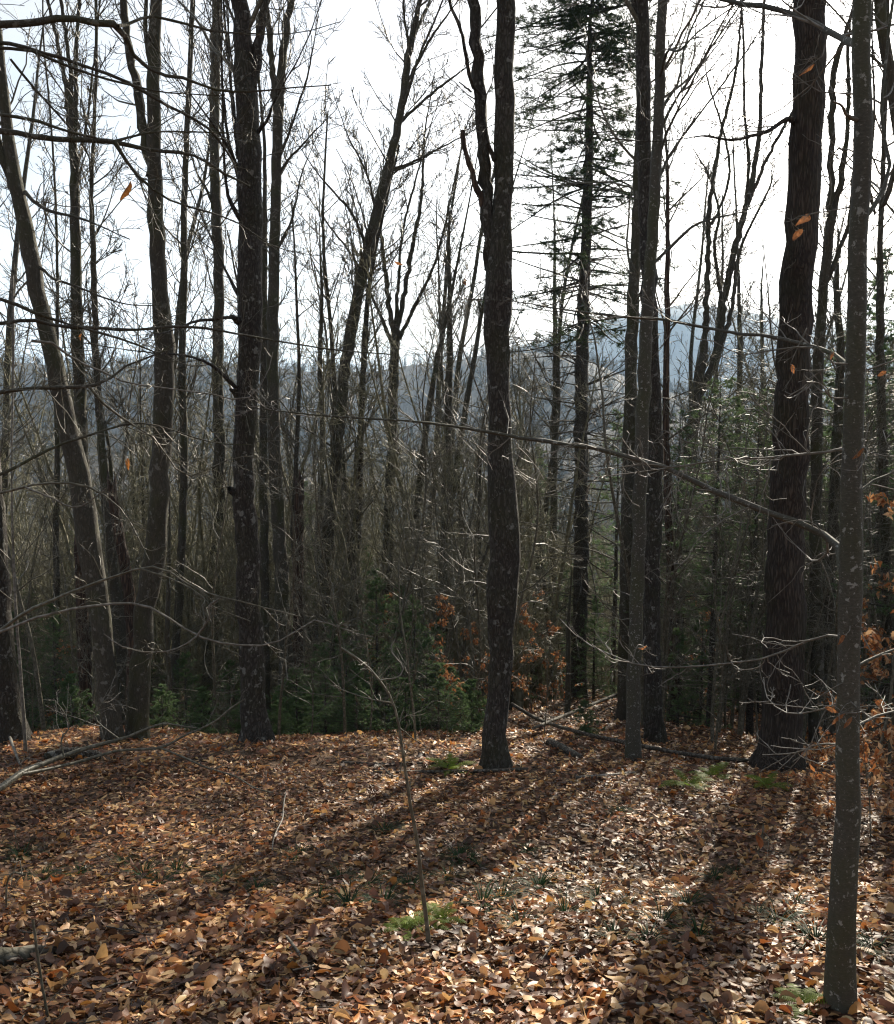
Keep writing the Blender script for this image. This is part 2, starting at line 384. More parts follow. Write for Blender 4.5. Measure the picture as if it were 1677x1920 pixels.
rng = np.random.default_rng(21)
Vs, Fs3, Fs4, Cs, nv = [], [], [], [], 0
for y0, y1, dens, sz, full in ((2.8, 5.4, 1300, (.03, .108), 2), (5.4, 10, 800, (.034, .102), True), (10, 17, 330, (.06, .13), False), (17, 27, 85, (.09, .18), False), (27, 48, 15, (.14, .28), False)):
    wmax = .53 * y1 + 1.4
    n = int((y1 - y0) * 2 * wmax * dens)
    x = rng.uniform(-wmax, wmax, n); y = rng.uniform(y0, y1, n)
    k = np.abs(x) < .53 * y + 1.4; x = x[k]; y = y[k]; n = len(x)
    z = Hgt(x, y)
    e = .06
    nrm = norm(np.stack([-(Hgt(x + e, y) - z) / e, -(Hgt(x, y + e) - z) / e, np.ones(n)], -1)) + rng.normal(0, .15, (n, 3))
    pos = np.stack([x, y, z + rng.uniform(.002, .036, n)], -1)
    lc = leafcol(n, rng) * np.clip(.95 + .38 * vnoise(x * .9 + 3, y * 1.3) + .25 * vnoise(x * 2.7, y * 3.1 + 8), .5, 1.35)[:, None]
    W, fs, C = leaves_np(pos, sz[0] + (sz[1] - sz[0]) * rng.random(n) ** 1.5, nrm, rng.normal(size=(n, 3)), rng, lc, full)
    Vs.append(W); Cs.append(C); Fs3.append(fs[0] + nv)
    if len(fs) > 1: Fs4.append(fs[1] + nv)
    nv += len(W)
lit = link('leaf_litter', mesh_np('leaf_litter', np.concatenate(Vs), [np.concatenate(Fs3), np.concatenate(Fs4)], M['litter'], True, np.concatenate(Cs)), ground)
tag(lit, 'brown and tan dead leaves blanketing the forest floor', None, kind='stuff')
st_n = 190; sy = 3.0 + 11 * rng.random(st_n) ** 1.3; sx = rng.uniform(-1, 1, st_n) * (.52 * sy + .5); sl = rng.uniform(.08, .38, st_n); sa = rng.uniform(0, 6.28, st_n); tt = np.linspace(-.5, .5, 5)
SP = np.zeros((st_n, 5, 3)); SP[..., 0] = sx[:, None] + tt * (sl * np.cos(sa))[:, None]; SP[..., 1] = sy[:, None] + tt * (sl * np.sin(sa))[:, None]
SP[..., :2] += rng.normal(0, .008, (st_n, 5, 2)); SP[..., 2] = Hgt(SP[..., 0], SP[..., 1]) + rng.uniform(.025, .05, (st_n, 1)) + rng.normal(0, .006, (st_n, 5))
sticks = link('twig_litter', Tubes().add(SP, np.repeat(rng.uniform(.0015, .005, (st_n, 1)), 5, 1) * np.linspace(1, .6, 5), 5).mesh('twig_litter', M['dead']), ground)
tag(sticks, 'small dead twigs strewn over the leaves', kind='stuff')
# the 300 leaves that show largest are pieces of their own
protos = []
for i in range(28):
    W, fs, C = leaves_np(np.zeros((1, 3)), np.array([rng.uniform(.06, .105)]), np.array([[0, 0, 1.0]]), np.array([[1.0, 0, 0]]), rng, leafcol(1, rng, np.array([.25, .2, .15, .15, .08, .03, .08, .12])), 2)
    protos.append(mesh_np('leaf', W, fs, M['litter'], True, C))
for i in range(300):
    y = rng.uniform(3.0, 5.4); x = rng.uniform(-1, 1) * (.5 * y + .1)
    o = link('leaf', protos[i % 28], ground, (x, y, float(Hgt(x, y)) + rng.uniform(.022, .04)))
    o.rotation_euler = (rng.normal(-.24, .18), rng.normal(0, .18), rng.uniform(0, 6.28))

# ------------------------------------------------------------------ trees from their outline in the view
class Tree:
    def __init__(s, name, label, cat, D, pts, bark, height=None, seed=0, group=None, sides=16, flare=1.35, top_r=.03, lump=.07, broken=False, twig='twig'):
        s.rng = np.random.default_rng(seed + 1000); s.D = D; s.twig = M[twig]
        w = []
        for px, py, wd in pts:
            p = at(px, py, D); w.append([*p, wd / 2 / FPX * depth(p)])
        w = np.array(w)                                  # top -> bottom
        gz = float(Hgt(w[-1, 0], w[-1, 1]))
        if w[-1, 2] > gz:
            sl = (w[-1, :2] - w[-2, :2]) / max(w[-2, 2] - w[-1, 2], .1) * .5
            dz = w[-1, 2] - gz; w = np.vstack([w, [*(w[-1, :2] + sl * dz), gz - .02, w[-1, 3] * 1.05]])
            gz = float(Hgt(w[-1, 0], w[-1, 1]))
        s.base = np.array([w[-1, 0], w[-1, 1], gz])
        w = np.vstack([w, [w[-1, 0], w[-1, 1], min(gz, w[-1, 2]) - .25, w[-1, 3] * 1.05]])
        if height:
            top = s.base[2] + height
            d = norm(w[0, :3] - w[1, :3]); p = w[0, :3].copy(); r = w[0, 3]; n = max(2, int((top - p[2]) / 1.6)); ext = []
            if top > p[2] + .5:
                st = (top - p[2]) / n
                for k in range(n):
                    d = norm(d + s.rng.normal(0, .05, 3) + np.array([0, 0, .12])); p = p + d * st / max(d[2], .4); r = max(r * (1 - .85 / n), top_r) if k < n - 1 else top_r
                    ext.append([*p, r])
                w = np.vstack([ext[::-1], w])
        w = w[::-1]                                      # bottom -> top
        n = int(np.clip((w[-1, 2] - w[0, 2]) / .22, 24, 110))
        q = smooth_path(w, n); s.P = q[:, :3]; s.R = np.maximum(q[:, 3], .006)
        hh = s.P[:, 2] - gz
        fl = 1 + (flare - 1) * np.exp(-np.maximum(hh, 0) / .20)
        s.R = s.R * fl
        s.P[1:-1, :2] += s.rng.normal(0, .10, (n - 2, 2)) * s.R[1:-1, None]
        th = np.arange(sides) / sides * 2 * np.pi
        ph = s.rng.uniform(0, 99, 4)
        lm = 1 + lump * vnoise(hh[:, None] * 1.4 + ph[0], np.cos(th)[None] * 1.3 + ph[1]) + lump * .6 * vnoise(hh[:, None] * 4 + ph[2], np.sin(th)[None] * 2.2 + ph[3]) + .025 * s.rng.normal(size=(n, sides))
        fz = np.exp(-np.maximum(hh, 0) / .22)[:, None] * (flare - 1) * .9
        lm = lm + fz * np.cos(th[None] * 4 + ph[0]) * .5
        s.root = empty(name, s.base, label, cat, group)
        t = Tubes().add(s.P, s.R, sides, lm[None])
        Vt = np.concatenate(t.V); Ft = [np.concatenate(t.F)]
        if broken:                                       # jagged splintered end
            Vt = Vt.copy(); Vt[-sides:, 2] += np.abs(s.rng.normal(0, 1, sides)) * s.R[-1] * 2.2
            Vt = np.vstack([Vt, s.P[-1] - [0, 0, s.R[-1]]]); c = len(Vt) - 1; e = np.arange(sides) + c - sides
            Ft.append(np.stack([e, np.roll(e, -1), np.full(sides, c)], 1))
        link('trunk', mesh_np('trunk', Vt - s.base, Ft, M[bark]), s.root)
        s.bark = bark; s.crown = Tubes(); s.wood = [s.P]
    def t_at(s, h):
        return float(np.interp(s.base[2] + h, s.P[:, 2], np.linspace(0, 1, len(s.P))))
    def stem(s, pts, D1=None, name='limb', bark=None, ext=None, twigs=None, sides=10, D0=None, attach=True):
        """a limb drawn through pixels, from its foot to its tip, at depths D0..D1"""
        D0 = s.D if D0 is None else D0; D1 = D0 if D1 is None else D1
        w = []
        for k, (px, py, wd) in enumerate(pts):
            D = D0 + (D1 - D0) * k / max(len(pts) - 1, 1); p = at(px, py, D); w.append([*p, wd / 2 / FPX * depth(p)])
        w = np.array(w)
        if ext:
            d = norm(w[-1, :3] - w[-2, :3]); p = w[-1, :3].copy(); r = w[-1, 3]; n = max(2, int(ext / .8))
            for k in range(n):
                d = norm(d + s.rng.normal(0, .08, 3) + np.array([0, 0, .06])); p = p + d * ext / n; r = max(r * (1 - .8 / n), .006); w = np.vstack([w, [*p, r]])
        Lg = np.linalg.norm(np.diff(w[:, :3], axis=0), axis=1).sum()
        n = int(np.clip(Lg / .12, 10, 70)); q = smooth_path(w, n)
        R = np.maximum(q[:, 3], .0016)
        P = q[:, :3] + s.rng.normal(0, .22, (n, 3)) * R[:, None]
        lm = 1 + .12 * s.rng.normal(size=(n, sides)) * (sides > 5)
        link(name, Tubes().add(P, R, sides, lm[None]).mesh(name, M[bark or s.bark], s.base), s.root)
        s.wood.append(P)
        if twigs: s.spray(P[None], R[None], **twigs)
        return P, R
    def spray(s, P, R, n=12, t0=.1, t1=1.0, a=(25, 65), l=(.4, 1.1), up=.05, flat=.3, sub=5, sub2=0, wig=.14, rmin=None, rf=.009):
        rmin = rmin or max(.0022, s.D * .00032)
        a1, r1 = grow(P, R, n, s.rng, t0, t1, *a, *l, 8, wig, up, rf, rmin, flat)
        s.crown.add(a1, r1, 4)
        if sub:
            a2, r2 = grow(a1, r1, sub, s.rng, .15, 1.0, 20, 60, .25, .55, 5, wig * 1.2, up, rf, rmin * .8, flat, rel=True)
            s.crown.add(a2, r2, 3)
            if sub2:
                a3, r3 = grow(a2, r2, sub2, s.rng, .2, 1.0, 20, 60, .25, .6, 4, wig * 1.3, up, rf, rmin * .7, flat, rel=True)
                s.crown.add(a3, r3, 3)
        return s
    def limbs(s, n, h0, h1, l=(1.5, 4), a=(30, 60), up=.10, sub=8, sub2=5, wig=.10, rf=.011, rmin=None, flat=0):
        rmin = rmin or max(.004, s.D * .00042)
        P = s.P[None]; R = s.R[None]
        a1, r1 = grow(P, R, n, s.rng, s.t_at(h0), s.t_at(h1), *a, *l, 11, wig, up, rf, rmin, flat, shrink=.35)
        s.crown.add(a1, r1, 6)
        a2, r2 = grow(a1, r1, sub, s.rng, .12, 1.0, 22, 55, .22, .5, 6, wig * 1.2, up * .8, rf, rmin * .75, flat, rel=True)
        s.crown.add(a2, r2, 3)
        if sub2:
            a3, r3 = grow(a2, r2, sub2, s.rng, .15, 1.0, 22, 55, .3, .65, 4, wig * 1.4, up * .5, rf, rmin * .6, flat, rel=True)
            s.crown.add(a3, r3, 3)
        return s
    def leaf(s, px, py, lpx, D, slant=0.0, colour=(.42, .17, .06)):
        """one dry leaf hanging on this tree"""
        p = at(px, py, D); sz = .68 * lpx / FPX * depth(p)
        ang = math.radians(slant); hd = np.array([[math.sin(ang), s.rng.normal(0, .2), -math.cos(ang)]])
        nr = np.array([[s.rng.normal(0, .4), -1.0, s.rng.normal(0, .3)]])
        hx = norm(hd)[0]; nr = nr[0] - nr[0] @ hx * hx; nr = nr / np.linalg.norm(nr); hy = np.cross(nr, hx)
        m = 13; u = np.linspace(0, 1, m); hw = sz * s.rng.uniform(.17, .26) * np.sin(np.pi * u ** .85) ** .8 * (1 + .10 * s.rng.normal(size=m)) + 1e-4
        rows = []; kf = s.rng.uniform(.3, 1.3, 2); bend = s.rng.normal(0, .25); roll = s.rng.uniform(-1.4, 1.4)
        for a in (-1, -.55, 0, .55, 1):
            ang2 = roll * (u - .4); c_, s_ = np.cos(ang2), np.sin(ang2)
            lz = np.abs(a) ** 1.5 * hw * kf[0 if a < 0 else 1] + s.rng.normal(0, .006, m) * sz; ly = a * hw * (1 - .25 * abs(a))
            yy_ = ly * c_ - lz * s_; zz_ = ly * s_ + lz * c_ + bend * sz * (u - .5) ** 2 * 2
            rows.append(p + np.outer((u - .5) * sz, hx) + np.outer(yy_, hy) + np.outer(zz_, nr))
        W = np.stack(rows, 1); k_ = (np.arange(m - 1) * 5)[:, None] + np.arange(4)[None]; k_ = k_.ravel()
        fq = np.stack([k_, k_ + 1, k_ + 6, k_ + 5], 1)
        C = np.array(colour)[None] * (1 + .25 * s.rng.normal(size=(m * 5, 1))).clip(.4, 1.6)
        link('leaf', mesh_np('leaf', W.reshape(-1, 3) - s.base, fq, M['dryleaf'], True, C), s.root)
        tip = p - hx * sz * .5; wd_ = np.concatenate(s.wood); q = wd_[np.argmin(np.linalg.norm(wd_ - tip, axis=1) + np.where(wd_[:, 2] < tip[2] - .5, 1.0, 0))]
        if np.linalg.norm(q - tip) < 3:
            st = smooth_path(np.array([q, q * .6 + tip * .4 + s.rng.normal(0, .06, 3) + [0, 0, .04], q * .25 + tip * .75 + s.rng.normal(0, .04, 3), tip, p]), 14)
            s.crown.add(st, np.linspace(.0035, .0012, 14), 4); s.spray(st[None], np.linspace(.0035, .0012, 14)[None], n=5, t0=.2, l=(.06, .25), sub=2, rmin=.0012)
    def done(s):
        if s.crown.V: link('crown', s.crown.mesh('crown', s.twig, s.base), s.root)
        return s

def base_depth(px, py): return float(ground_hit(px, py)[1])
# ---- tall smooth beech close on the right
V_ = Tree('beech_tree', 'smooth grey beech trunk standing closest, at the right edge, with a long limb reaching left', 'tree', base_depth(1575, 1898),
    [(1616, -10, 34), (1621, 200, 33), (1612, 400, 33), (1604, 560, 34), (1601, 700, 35), (1599, 900, 37), (1597, 1000, 40), (1594, 1070, 44), (1596, 1150, 41), (1595, 1250, 40), (1591, 1400, 42), (1588, 1550, 45), (1583, 1700, 48), (1578, 1800, 52), (1575, 1898, 55)],
    'smooth', height=13, seed=1, sides=20, flare=1.12, lump=.03, twig='pale_twig')
VD = V_.D
V_.stem([(1600, 1150, 30), (1594, 1095, 26), (1583, 1050, 20), (1570, 1022, 15), (1540, 1000, 13), (1450, 962, 12), (1350, 925, 11), (1250, 878, 9.5), (1180, 858, 9), (1120, 842, 8), (1000, 825, 7), (930, 812, 6), (800, 792, 4.5), (690, 785, 3.5), (560, 775, 2.6), (440, 760, 1.6)], VD + 1.6,
    twigs=dict(n=34, t0=.12, l=(.25, .75), sub=4, flat=.2, a=(30, 75), up=.02, wig=.22))
V_.stem([(1604, 700, 12), (1570, 668, 9), (1520, 650, 8), (1440, 630, 7), (1380, 625, 6), (1250, 600, 5), (1180, 595, 4.4), (1050, 580, 3), (965, 565, 2), (860, 560, 1.4)], VD + 1.9, twigs=dict(n=22, l=(.25, .6), sub=4, wig=.2))
V_.stem([(1597, 838, 6), (1560, 846, 4.5), (1500, 852, 4), (1440, 858, 3.5), (1350, 862, 3), (1290, 872, 2.6), (1200, 885, 2), (1117, 895, 1.4)], VD + .6, bark='pale_twig', twigs=dict(n=26, l=(.18, .5), sub=4, a=(30, 70), wig=.24, flat=.2))
V_.stem([(1590, 1195, 5), (1550, 1190, 4), (1500, 1208, 3.6), (1430, 1235, 3.2), (1350, 1245, 3), (1250, 1252, 2.6), (1190, 1245, 2.4), (1140, 1225, 2), (1090, 1200, 1.6), (1050, 1160, 1.2)], VD + 1.2, bark='pale_twig', twigs=dict(n=16, l=(.15, .45), sub=3, wig=.24))
V_.stem([(1618, 82, 18), (1600, 80, 15), (1575, 72, 12), (1540, 50, 10), (1495, 28, 10), (1430, 12, 9), (1370, 2, 8), (1300, -15, 7)], VD + 1.2, ext=1.2, twigs=dict(n=16, l=(.3, .8), sub=5))
V_.stem([(1615, 420, 10), (1635, 392, 9), (1655, 362, 8), (1669, 320, 7), (1662, 270, 7), (1652, 200, 6), (1660, 120, 5)], VD + .4, ext=1.0, twigs=dict(n=14, l=(.3, .7), sub=5))
V_.stem([(1598, 1255, 6), (1640, 1232, 5), (1690, 1213, 4)], VD + .2, ext=.6, twigs=dict(n=8, l=(.2, .5), sub=3))
V_.stem([(1596, 1368, 6), (1640, 1345, 5), (1700, 1325, 4)], VD + .3, ext=.6, twigs=dict(n=8, l=(.2, .5), sub=3))
V_.stem([(1612, 226, 9), (1588, 216, 7), (1580, 200, 5), (1562, 190, 3)], VD - .1, bark='pale_twig')
V_.stem([(1605, 745, 4), (1560, 745, 3), (1540, 720, 2.2), (1512, 716, 1.5)], VD - .1, bark='pale_twig', twigs=dict(n=6, l=(.1, .3), sub=2))
V_.stem([(1590, 1310, 4), (1540, 1330, 3), (1480, 1338, 2.4), (1440, 1310, 2), (1432, 1270, 1.5)], VD + .6, bark='pale_twig', twigs=dict(n=9, l=(.1, .35), sub=2))
V_.stem([(1592, 1400, 4), (1540, 1395, 3), (1490, 1412, 2.4), (1430, 1415, 1.6)], VD + .7, bark='pale_twig', twigs=dict(n=9, l=(.1, .35), sub=2))
V_.stem([(1599, 940, 5), (1630, 905, 4), (1690, 880, 3)], VD + .2, ext=.5, twigs=dict(n=8, l=(.2, .5), sub=3))
V_.limbs(26, 5.2, 12.8, l=(1.0, 2.8), sub=7, sub2=4)
for a in ((1512, 130, 46, VD + .5, -55), (1507, 412, 52, VD + .5, -50), (1490, 442, 44, VD + .5, -40), (1487, 692, 28, VD + .5, 20), (1608, 850, 42, VD - .12, -40), (1578, 1200, 34, VD - .1, -35),
          (1570, 1345, 52, VD - .1, -50), (1590, 1355, 40, VD - .15, -30), (1560, 1330, 40, VD, 70), (1560, 668, 26, VD, -25), (1652, 700, 30, VD, -60), (1205, 1214, 28, VD + .9, -60)):
    V_.leaf(*a, colour=(.30, .13, .055))
V_.done()

# ---- double-stemmed tree in the middle
O_ = Tree('double_stemmed_tree', 'dark lichen flecked tree in the middle, forking high into two stems', 'tree', base_depth(928, 1443),
    [(946, -10, 34), (946, 200, 35), (944, 300, 36), (944, 380, 36), (940, 450, 44), (936, 520, 54), (934, 580, 54), (934, 640, 46), (936, 720, 43), (938, 800, 44), (940, 900, 48), (944, 980, 55), (945, 1060, 58), (944, 1110, 57), (941, 1180, 48), (938, 1260, 43), (934, 1340, 41), (930, 1410, 43), (928, 1443, 46)],
    'rough', height=19, seed=2, sides=22, flare=1.4)
O_.stem([(930, 520, 26), (918, 440, 25), (912, 360, 24), (905, 250, 22), (897, 130, 21), (889, 0, 20)], O_.D + .1, ext=6, twigs=dict(n=26, t0=.1, l=(.8, 2.2), sub=6, sub2=4, up=.12, flat=0), sides=14)
O_.stem([(908, 385, 14), (893, 350, 11), (880, 305, 9), (872, 275, 8), (866, 243, 7)], O_.D, bark='red', sides=9)
O_.stem([(900, 175, 7), (884, 155, 7), (872, 90, 6.5), (855, 30, 6), (838, -20, 5)], O_.D - .5, ext=2, twigs=dict(n=10, l=(.5, 1.2)))
O_.stem([(884, 172, 4), (862, 155, 2.5)], O_.D - .5, sides=5)
O_.stem([(938, 310, 14), (926, 295, 10), (915, 270, 8)], O_.D - .1, sides=8)
O_.limbs(18, 8, 18.5, l=(1.2, 3.5), sub=7, sub2=5)
O_.limbs(10, 2.0, 8, l=(.3, .9), sub=4, sub2=0, a=(50, 85), up=-.02, wig=.2, rf=.006)
O_.done()

# ---- the broad trunk on the right
T_ = Tree('broad_tree', 'thickest trunk with furrowed dark bark, right of centre behind the nearest beech', 'tree', base_depth(1465, 1437),
    [(1521, -10, 58), (1519, 120, 57), (1511, 300, 57), (1504, 420, 58), (1494, 560, 59), (1490, 640, 61), (1486, 760, 62), (1480, 880, 63), (1476, 1000, 66), (1472, 1130, 73), (1469, 1230, 74), (1466, 1320, 71), (1465, 1390, 74), (1465, 1437, 84)],
    'furrow', height=22, seed=3, sides=28, flare=1.2, lump=.045)
T_.stem([(1498, 240, 12), (1476, 222, 9), (1440, 246, 7), (1380, 262, 5), (1320, 255, 3), (1270, 262, 2)], T_.D - .8, ext=.8, twigs=dict(n=12, l=(.5, 1.3), sub=5))
T_.limbs(26, 9, 21.5, l=(2, 5), sub=8, sub2=5)
T_.limbs(10, 2.5, 9, l=(.4, 1.2), sub=4, sub2=0, a=(50, 85), up=0, wig=.2, rf=.006)
T_.done()

# ---- beech and partner right of the conifer
Q2 = Tree('slender_beech_tree', 'slender smooth olive beech trunk just left of its rough barked twin', 'tree', base_depth(1187, 1425),
    [(1242, -10, 18), (1238, 120, 19), (1234, 260, 20), (1226, 400, 21), (1218, 520, 22), (1212, 640, 24), (1206, 780, 25), (1201, 920, 25), (1196, 1060, 25), (1191, 1200, 25), (1188, 1320, 26), (1187, 1425, 29)],
    'smooth', height=17, seed=4, flare=1.2, lump=.03, twig='pale_twig')
for k, (y0, ex, ey) in enumerate(((150, 1310, 60), (290, 1345, 60), (250, 1400, -10), (330, 1390, 110), (210, 1330, -20))):
    Q2.stem([(1236, y0, 7), (1252 + k * 5, y0 - 55, 5), ((1240 + ex) / 2, (y0 + ey) / 2 - 10, 4.2), (ex, ey, 3)], Q2.D + .6 * (k - 2), ext=1.4, twigs=dict(n=14, l=(.5, 1.3), sub=5, up=.1, flat=0), sides=6)
Q2.stem([(1222, 500, 7), (1250, 470, 6), (1300, 425, 5), (1345, 408, 3.5), (1390, 398, 2.5)], Q2.D + .5, ext=.8, twigs=dict(n=12, l=(.4, 1.0)))
Q2.limbs(22, 8, 16.5, l=(1.0, 2.8), sub=7, sub2=5)
Q2.limbs(14, 1.2, 8, l=(.4, 1.3), sub=5, sub2=0, a=(50, 85), up=0, wig=.2, rf=.005)
Q2.done()
Q1 = Tree('rough_barked_tree', 'dark rough barked trunk right behind the slender smooth beech', 'tree', base_depth(1227, 1393),
    [(1202, -10, 26), (1206, 130, 27), (1208, 260, 27), (1212, 400, 27), (1217, 520, 28), (1222, 640, 28), (1227, 780, 29), (1227, 900, 30), (1224, 1030, 32), (1222, 1150, 31), (1223, 1280, 32), (1227, 1393, 37)],
    'rough', height=19, seed=5, flare=1.2)
Q1.stem([(1203, 60, 11), (1192, 20, 9), (1180, -20, 8)], Q1.D, ext=3, twigs=dict(n=10, l=(.6, 1.5)))
Q1.limbs(20, 10, 18.5, l=(1.2, 3.2)); Q1.limbs(10, 3, 10, l=(.5, 1.6), sub=5, sub2=0, a=(45, 80), up=.02, wig=.18, rf=.006).done()
Q3 = Tree('shaded_tree', 'shaded trunk half hidden left of the slender beech', 'tree', 18.5,
    [(1206, -10, 14), (1200, 250, 17), (1194, 420, 19), (1187, 600, 22), (1181, 800, 24), (1177, 1000, 26), (1174, 1200, 27), (1172, 1330, 29)], 'mid', height=20, seed=6)
Q3.limbs(20, 7, 19, l=(1.2, 3.0)).limbs(14, 2, 7, l=(.5, 1.5), sub=5, sub2=0, a=(45, 80), up=.02, rf=.006).done()

# ---- left group
H_ = Tree('dark_tree', 'thick nearly black trunk, the broadest left of centre, forking near the top', 'tree', base_depth(482, 1392),
    [(447, -10, 30), (456, 70, 33), (463, 150, 42), (466, 250, 43), (468, 350, 43), (470, 460, 44), (470, 560, 44), (467, 640, 43), (463, 720, 41), (460, 800, 41), (458, 900, 40), (461, 1000, 42), (466, 1100, 44), (472, 1200, 45), (477, 1300, 45), (482, 1392, 50)],
    'rough', height=20, seed=7, sides=20, flare=1.4)
H_.stem([(470, 165, 20), (480, 120, 18), (488, 60, 15), (497, 0, 13)], H_.D, ext=5, twigs=dict(n=18, l=(.7, 1.8), sub=6, sub2=3, up=.12, flat=0), sides=12)
for k, (ax, ay, bx, by, cx, cy_) in enumerate(((452, 330, 432, 285, 412, 250), (452, 350, 425, 240, 415, 100), (452, 320, 438, 220, 428, 60), (484, 250, 505, 215, 520, 180), (452, 560, 430, 520, 416, 490), (452, 300, 436, 180, 420, 0), (455, 420, 425, 350, 418, 200))):
    H_.stem([(ax, ay, 8), (bx, by, 6), (cx, cy_, 4)], H_.D + (k % 3 - 1) * .6, ext=1.6, twigs=dict(n=12, l=(.5, 1.3), sub=5, up=.14, flat=0), sides=6)
H_.stem([(452, 605, 16), (443, 600, 12), (436, 592, 8), (425, 596, 6), (395, 598, 5.5), (365, 603, 5), (345, 612, 4)], H_.D - .9, ext=.7, twigs=dict(n=10, l=(.4, 1.0)))
H_.stem([(450, 735, 9), (430, 715, 7), (405, 690, 6), (370, 672, 5), (330, 664, 4), (290, 662, 3)], H_.D - 1.2, ext=.8, twigs=dict(n=12, l=(.4, 1.0)))
H_.stem([(446, 925, 20), (436, 922, 14), (430, 915, 9)], H_.D - .2, sides=8)
H_.stem([(452, 745, 14), (440, 735, 9), (432, 730, 5)], H_.D - .2, sides=8)
H_.limbs(22, 8, 19.5, l=(1.2, 3.4)).limbs(14, 2, 9, l=(.4, 1.3), sub=4, sub2=0, a=(50, 85), up=0, wig=.2, rf=.006).done()

I_ = Tree('forked_tree', 'tall grey trunk right beside the thick black trunk, forked into a vase of stems', 'tree', 19.5,
    [(523, 190, 19), (520, 260, 19), (517, 400, 20), (514, 520, 21), (512, 640, 22), (513, 760, 23), (518, 880, 24), (524, 1000, 25), (530, 1120, 26), (536, 1230, 27), (540, 1330, 30)], 'mid', height=8.5 if False else None, seed=8)
I_.stem([(523, 215, 17), (530, 120, 15), (541, 30, 13), (548, -20, 12)], ext=5, twigs=dict(n=26, l=(.7, 2.0), sub=6, sub2=4, up=.12, flat=0), sides=10)
I_.stem([(521, 225, 15), (512, 150, 12), (505, 70, 11), (499, -20, 10)], ext=5, twigs=dict(n=24, l=(.7, 2.0), sub=6, sub2=4, up=.12, flat=0), sides=10)
for k, p in enumerate((((522, 300, 8), (545, 240, 5), (575, 150, 4)), ((520, 330, 7), (540, 300, 5), (560, 280, 4)), ((518, 470, 7), (545, 420, 5), (565, 330, 3)))):
    I_.stem(p, I_.D + .5 * (k - 1), ext=1.2, twigs=dict(n=12, l=(.5, 1.2), sub=5, up=.1, flat=0), sides=6)
I_.limbs(22, 3, 13, l=(.8, 2.2), sub=6, sub2=4, a=(35, 70)).done()

G_ = Tree('straight_tree', 'straight medium trunk standing just left of the thick black trunk', 'tree', base_depth(383, 1368),
    [(408, -10, 17), (405, 120, 18), (403, 260, 18), (405, 380, 19), (409, 470, 20), (410, 560, 20), (408, 680, 20), (411, 800, 21), (412, 900, 22), (407, 1010, 22), (401, 1120, 23), (395, 1220, 24), (388, 1310, 26), (383, 1368, 29)], 'mid', height=19, seed=9)
G_.stem([(404, 400, 8), (390, 360, 5), (372, 330, 4), (362, 300, 3)], G_.D - .4, ext=.8, twigs=dict(n=9, l=(.4, 1.0)))
G_.limbs(22, 8, 18.5, l=(1.0, 3.0)).limbs(12, 3, 8, l=(.5, 1.4), sub=5, sub2=0, a=(45, 80), rf=.006).done()
F_ = Tree('thin_tree', 'thin crooked trunk between the two-stemmed and the straight tree on the left', 'tree', 20.5,
    [(362, -10, 9), (358, 80, 9), (354, 180, 10), (349, 300, 11), (345, 420, 12), (345, 540, 13), (342, 660, 13), (344, 780, 14), (346, 900, 14), (341, 1020, 15), (335, 1140, 16), (328, 1250, 16), (322, 1350, 18)], 'mid', height=19, seed=10)
F_.limbs(34, 6, 18.5, l=(.8, 2.2), a=(30, 60)).limbs(12, 2, 6, l=(.4, 1.2), sub=5, sub2=0, a=(45, 80), rf=.006).done()
E_ = Tree('two_stemmed_tree', 'tall trunk leaning at its foot, dividing high into two dark stems, left third', 'tree', base_depth(252, 1385),
    [(294, -10, 22), (290, 100, 23), (288, 200, 24), (290, 300, 27), (293, 400, 29), (298, 500, 29), (303, 580, 33), (308, 650, 37), (308, 730, 36), (304, 820, 35), (299, 900, 35), (296, 980, 37), (288, 1060, 39), (277, 1130, 36), (268, 1200, 37), (262, 1290, 38), (258, 1385, 41)], 'mid', height=19, seed=11, sides=20, flare=1.15)
E_.stem([(286, 330, 22), (278, 290, 19), (268, 230, 17), (257, 160, 16), (243, 100, 15), (236, 50, 14), (229, -20, 13)], E_.D + .2, ext=4.5, twigs=dict(n=20, l=(.7, 1.8), sub=6, sub2=3, up=.1, flat=0), sides=12)
E_.stem([(284, 140, 9), (276, 80, 8), (274, 0, 7)], ext=3, twigs=dict(n=10, l=(.6, 1.3)))
E_.limbs(22, 9, 18.5, l=(1.2, 3.2)).limbs(14, 3, 9, l=(.5, 1.5), sub=5, sub2=0, a=(45, 80), rf=.006).done()
A_ = Tree('leaning_tree', 'trunk leaning strongly to the left, at the left edge', 'tree', base_depth(226, 1388),
    [(-6, 60, 17), (6, 160, 19), (16, 250, 21), (30, 340, 27), (46, 420, 28), (62, 500, 29), (76, 570, 29), (95, 650, 30), (112, 720, 32), (128, 790, 34), (142, 860, 36), (155, 930, 40), (168, 1010, 43), (178, 1090, 39), (188, 1170, 37), (198, 1250, 36), (206, 1330, 37), (212, 1388, 40)], 'mid', height=15, seed=12, sides=18, flare=1.15)
A_.stem([(26, 350, 19), (10, 310, 18), (-6, 260, 16), (-30, 190, 14)], ext=4, twigs=dict(n=14, l=(.7, 1.8), sub=6, sub2=3), sides=12)
A_.stem([(48, 360, 8), (66, 380, 7), (100, 398, 6), (140, 406, 5), (170, 416, 4)], A_.D - .8, ext=.8, twigs=dict(n=10, l=(.4, 1.0)))
A_.stem([(75, 500, 6), (100, 522, 5), (140, 535, 4), (200, 560, 3)], A_.D - .6, ext=.8, twigs=dict(n=10, l=(.4, 1.0)))
A_.limbs(16, 8, 14.5, l=(1.0, 3.0)).limbs(12, 3, 8, l=(.5, 1.6), sub=6, sub2=0, a=(45, 80), rf=.006).done()
